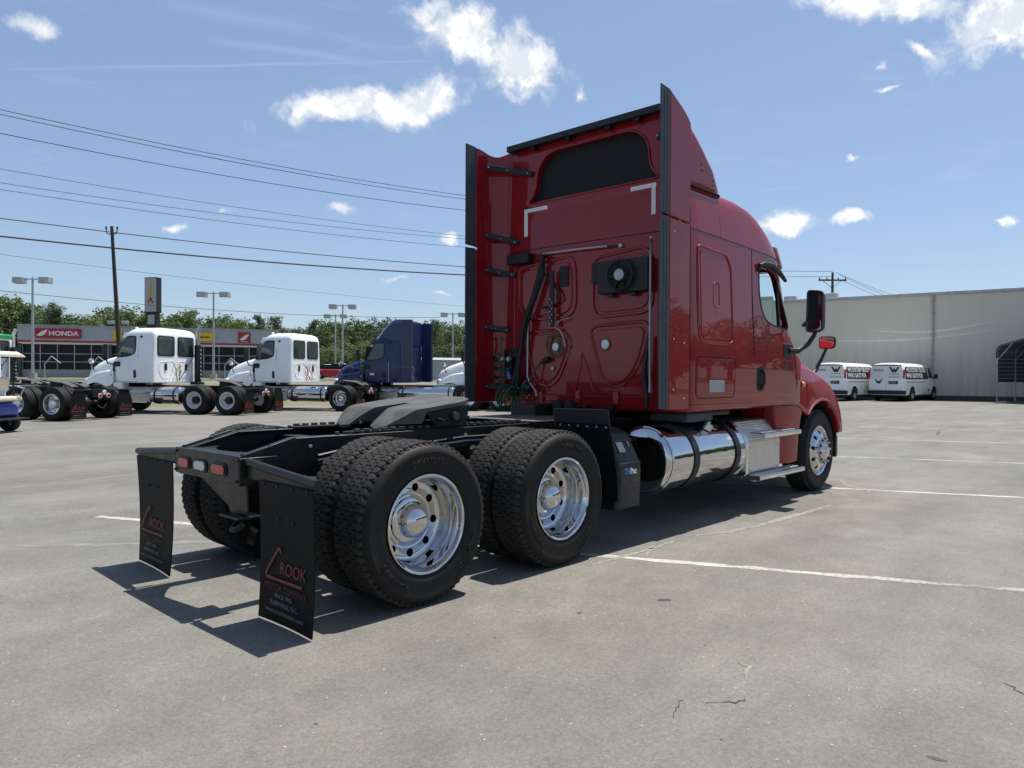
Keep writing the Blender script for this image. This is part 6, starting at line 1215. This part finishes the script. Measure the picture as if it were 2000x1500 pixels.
# ------------------------------------------------------------------ utility poles and overhead lines
def pole(label, u, depth, vtop, lean, arm, zb=.6):
    z = 1.42+(734-vtop)*depth/FPX; b = at(u, depth, zb); t = thing('utility_pole', label, 'utility pole', b, -R(47), 'wooden utility poles'); h = z-zb
    MB().cyl((0, 0, 0), (lean, 0, h), .165, .10, 12).build('pole', 'wood_pole', t)
    if arm:
        MB().box((0, 0, h-.7), (2.5, .12, .14)).build('cross_arm', 'wood_pole', t, 0, .01)
        for s in (-1, 1): MB().beam((0, .1, h-1.4), (s*.8, .1, h-.75), .04, .06).build('arm_brace', 'galvanised', t, 0)
        for x in (-1.15, -.5, .5, 1.15): MB().lathe([(.03, 0), (.06, .04), (.04, .08), (.06, .12), (.02, .2)], (x, 0, h-.63), 'z', 10).build('insulator', 'dark_steel', t)
    else:
        for s in (-1, 1): MB().tube([(lean, 0, h-.55), (lean+s*.32, 0, h-.45), (lean+s*.36, 0, h-.2)], .035, 7).build('bracket', 'wood_pole', t); MB().lathe([(.03, 0), (.07, .05), (.05, .1), (.07, .15), (.02, .2)], (lean+s*.36, 0, h-.2), 'z', 10).build('insulator', 'dark_steel', t)
    return t
pole('leaning wooden utility pole rising behind the white truck cab', 237, 48, 447, -.62, False)
pole('wooden utility pole with cross-arm standing behind the warehouse roof', 1624, 66, 529, 0, True, 0)
def wire(label, u0, v0, u1, v1, h0, h1, rad=.016, u_lo=-260, u_hi=1120, sag=.25):
    def p3(u, v, h): hz = 734+(u-1000)*.0053; d = (h-1.42)*FPX/(hz-v); return at(u, d, h)
    a, b = p3(u0, v0, h0), p3(u1, v1, h1); d = b-a; P = []
    for i in range(33):
        f = -.35+1.9*i/32; q = a+d*f; q.z += sag*4*(f-.5)**2-sag; P.append(q)
    t = tag(MB().tube(P, rad, 5).build('power_line', 'wire', None), label, 'power line', 'overhead lines crossing the sky'); return t
lines = [('topmost thin overhead line across the sky', 0, 216, 900, 382, 12.2, 12.2, .016), ('second thin overhead line, paired just under the topmost', 0, 225, 900, 389, 12.0, 12.0, .016), ('third overhead line, alone below the top pair', 0, 262, 900, 411, 11.0, 11.0, .017), ('fourth overhead line, thin and faint', 0, 331, 900, 461, 11.5, 11.5, .013),
         ('fifth overhead line, above a near parallel one', 0, 358, 900, 467, 10.8, 10.8, .013), ('sixth overhead line, just below the fifth', 0, 371, 900, 483, 10.5, 10.5, .014), ('dark line tied to the top of the leaning utility pole', 0, 427, 900, 521, 10.9, 10.9, .030), ('thick black cable crossing the leaning utility pole', 0, 462, 900, 537, 9.9, 9.9, .052),
         ('faint line below the thick black cable', 0, 497, 900, 598, 9.5, 9.5, .013), ('low line passing the pylon sign', 0, 568, 640, 617, 7.6, 7.6, .022)]
for l in lines: wire(*l)
for i, (v0, v1, lb) in enumerate(((522, 529, 'upper thin line running left from the cross-arm pole'), (536, 539, 'lower thin line running left from the cross-arm pole'))):
    a = at(1624, 66, 1.42+(736-v1)*66/FPX); b = at(1180, 90, 1.42+(735-v0+22)*90/FPX)
    tag(MB().tube([a.lerp(b, k/12)-Vector((0, 0, .6*math.sin(math.pi*k/12))) for k in range(13)], .018, 5).build('power_line', 'wire', None), lb, 'power line', 'lines on the cross-arm pole')
for i, (v0, v1, lb) in enumerate(((531, 572, 'upper thin line running down right from the cross-arm pole'), (536, 575, 'middle thin line running down right from the cross-arm pole'), (548, 577, 'lower thin line running down right from the cross-arm pole'))):
    a = at(1630+8*i, 66, 1.42+(736-v0)*66/FPX); b = at(1765-10*i, 72, 1.42+(737-v1)*72/FPX); b = a+(b-a)*1.8
    tag(MB().tube([a.lerp(b, k/10)-Vector((0, 0, .5*math.sin(math.pi*k/10))) for k in range(11)], .018, 5).build('power_line', 'wire', None), lb, 'power line', 'lines on the cross-arm pole')

# ------------------------------------------------------------------ trees
def leafmat(name, c, c2):
    m = bpy.data.materials.new(name); m.use_nodes = True; nt = m.node_tree; N, L = nt.nodes, nt.links; b = N['Principled BSDF']
    tc = N.new('ShaderNodeTexCoord'); n = N.new('ShaderNodeTexNoise'); n.inputs['Scale'].default_value = .9; n.inputs['Detail'].default_value = 5; L.new(tc.outputs['Object'], n.inputs['Vector'])
    oi = N.new('ShaderNodeObjectInfo'); ad = N.new('ShaderNodeMath'); ad.operation = 'MULTIPLY_ADD'; L.new(oi.outputs['Random'], ad.inputs[0]); ad.inputs[1].default_value = .5; L.new(n.outputs['Fac'], ad.inputs[2])
    r = N.new('ShaderNodeMapRange'); L.new(ad.outputs[0], r.inputs[0]); r.inputs[1].default_value = .4; r.inputs[2].default_value = 1.1
    mx = N.new('ShaderNodeMix'); mx.data_type = 'RGBA'; L.new(r.outputs[0], mx.inputs[0]); mx.inputs[6].default_value = (*c, 1); mx.inputs[7].default_value = (*c2, 1); L.new(mx.outputs[2], b.inputs['Base Color']); b.inputs['Roughness'].default_value = .6
    tr = N.new('ShaderNodeBsdfTranslucent'); L.new(mx.outputs[2], tr.inputs[0]); ms = N.new('ShaderNodeMixShader'); ms.inputs[0].default_value = .4; out = N['Material Output']
    L.new(b.outputs[0], ms.inputs[1]); L.new(tr.outputs[0], ms.inputs[2]); L.new(ms.outputs[0], out.inputs[0]); MATS[name] = m
leafmat('leaf_green', (.055, .095, .026), (.12, .165, .045)); leafmat('leaf_dark', (.035, .065, .022), (.075, .115, .035)); leafmat('leaf_pine', (.05, .085, .035), (.085, .13, .055))
def tree_mesh(kind, seed):
    rng = random.Random(seed); tk = MB(); lf = MB(); H_ = 10.0
    lean = rng.uniform(-.3, .3); trunk = [(0, 0, -.3), (lean*.2, 0, 2.5), (lean*.6, .1, 5.5), (lean, .1, 8.6)]
    tk.tube(trunk, [.24, .19, .13, .04], 7)
    cl = []
    if kind == 'pine':
        for k in range(46):
            z = 3.6+6.6*(k/46)**.9; R_ = (2.3*(1-(z-3.6)/7.2)+.25)*rng.uniform(.55, 1.1); a = rng.uniform(0, 6.28); e = Vector((lean*z/9+R_*math.cos(a), R_*math.sin(a), z+rng.uniform(-.2, .35)))
            tk.tube([(lean*z/9, .05, z-.3), tuple(e)], [.05, .015], 4); cl.append((e, rng.uniform(.45, .8), .45)); cl.append((Vector((lean*z/9, .05, z)).lerp(e, .6), rng.uniform(.4, .7), .5))
    else:
        nb = 9
        for k in range(nb):
            z = rng.uniform(2.2, 6.5); a = 2*math.pi*k/nb+rng.uniform(-.4, .4); r_ = rng.uniform(1.6, 2.9)*(1.15 if kind == 'round' else 1); e = Vector((r_*math.cos(a), r_*math.sin(a), z+rng.uniform(.8, 2.2))); tk.tube([(lean*z/9, .05, z-.6), tuple(Vector((0, 0, z)).lerp(e, .5)+Vector((0, 0, .3))), tuple(e)], [.09, .06, .02], 5)
        zc, rz_, rx = (5.8, 4.3, 3.1) if kind == 'oak' else (5.4, 4.5, 3.6) if kind == 'round' else (5.5, 4.8, 2.4)
        for k in range(90):
            u_ = rng.uniform(-1, 1); a = rng.uniform(0, 6.28); q = rng.uniform(.35, 1)**.45; s_ = math.sqrt(1-u_*u_); lump = 1+.22*math.sin(3*a+seed)+.16*math.sin(5*u_*3+a*2)
            cl.append((Vector((rx*q*s_*math.cos(a)*lump, rx*q*s_*math.sin(a)*lump, zc+rz_*q*u_*(.95 if u_ > 0 else .9))), rng.uniform(.5, .95), .8))
    for c, r_, fl in cl:
        for k in range(30 if kind != 'pine' else 26):
            d = Vector((rng.gauss(0, 1), rng.gauss(0, 1), rng.gauss(0, fl))).normalized()*r_*rng.uniform(.45, 1.05); p_ = c+d; s_ = rng.uniform(.10, .21)
            n_ = (d.normalized()+Vector((rng.gauss(0, .5), rng.gauss(0, .5), rng.gauss(.4, .5)))).normalized(); t1 = n_.orthogonal().normalized(); t2 = n_.cross(t1); a = rng.uniform(0, 6.28); e1 = t1*math.cos(a)+t2*math.sin(a); e2 = n_.cross(e1)
            asp = .35 if kind == 'pine' else .7
            lf.add([p_-e1*s_, p_-e2*s_*asp, p_+e1*s_, p_+e2*s_*asp], [(0, 1, 2, 3)])
    me = bpy.data.meshes.new('crown'); me.from_pydata(lf.v, [], lf.f); me.materials.append(M[{'oak': 'leaf_green', 'round': 'leaf_dark', 'tall': 'leaf_green', 'pine': 'leaf_pine'}[kind]])
    return tk.mesh('trunk', 'bark', 60), me
TREES = {('oak', 1): None, ('oak', 2): None, ('round', 3): None, ('tall', 4): None, ('tall', 5): None, ('pine', 6): None, ('pine', 7): None}
for kk in TREES: TREES[kk] = tree_mesh(*kk)
def tree(key, label, loc, h, wd, rz, group):
    t = thing('pine_tree' if key[0] == 'pine' else 'leafy_tree', label, 'tree', loc, rz, group); s_ = h/10; t.scale = (wd*s_, wd*s_, s_)
    obj('trunk', TREES[key][0], t); obj('crown', TREES[key][1], t); return t
rng = random.Random(11); keys = list(TREES)
tops = [(-60, 560), (0, 572), (40, 580), (100, 600), (150, 604), (200, 606), (270, 592), (330, 606), (380, 606), (430, 612), (480, 622), (530, 620), (590, 628), (640, 612), (700, 622), (760, 616), (800, 622), (860, 616), (910, 618), (980, 620), (1100, 622)]
def top_v(u):
    for (a, b), (c, d) in zip(tops[:-1], tops[1:]):
        if a <= u <= c: return b+(d-b)*(u-a)/(c-a)
    return 615
LB = {'oak': 'broad mid-green leafy tree in the wood behind the dealership', 'round': 'dark round-crowned leafy tree in the wood behind the dealership', 'tall': 'slender bright green leafy tree in the wood behind the dealership', 'pine': 'pine tree with open tiered branches in the wood behind the dealership'}
u = -60
while u < 1080:
    key = keys[rng.randrange(len(keys))]; d = rng.uniform(112, 128); z = 1.42+(733-top_v(u)-rng.uniform(-16, 12))*d/FPX; b = at(u, d, 1.2)
    tree(key, LB[key[0]], b, (z-1.2)*.90, rng.uniform(1.0, 1.35), rng.uniform(0, 6), 'wood behind the dealership, %s trees' % key[0]); u += rng.uniform(15, 26)
u = -70
while u < 1100:
    key = keys[rng.randrange(5)]; d = rng.uniform(138, 150); z = 1.42+(733-top_v(u)+rng.uniform(0, 14)-4)*d/FPX; b = at(u, d, 1.4)
    tree(key, LB[key[0]], b, (z-1.4)*.88, rng.uniform(1.1, 1.5), rng.uniform(0, 6), 'wood behind the dealership, %s trees' % key[0]); u += rng.uniform(24, 38)
u = 560
while u < 1000:   # scrub filling the gap right of the dealership
    key = keys[rng.randrange(3)]; d = rng.uniform(98, 108); b = at(u, d, 1.0)
    t = tree(key, 'low scrubby tree at the foot of the wood', b, rng.uniform(4.2, 6.2), 1.5, rng.uniform(0, 6), 'scrub at the foot of the wood'); u += rng.uniform(16, 30)
# trees along the near side of the lot, out of frame, mirrored in the red paint and the glass
for i in range(64):
    a = R(-80+1.3*i); d = rng.uniform(58, 66)+(16 if i % 2 else 0); key = keys[rng.randrange(5)]
    tree(key, 'tree lining the near side of the lot, seen mirrored in the red cab side', (2+d*math.cos(a), -4+d*math.sin(a), 0), rng.uniform(6.6, 9.0)*(1.25 if i % 2 else 1), rng.uniform(1.2, 1.5), rng.uniform(0, 6), 'trees mirrored in the cab side')
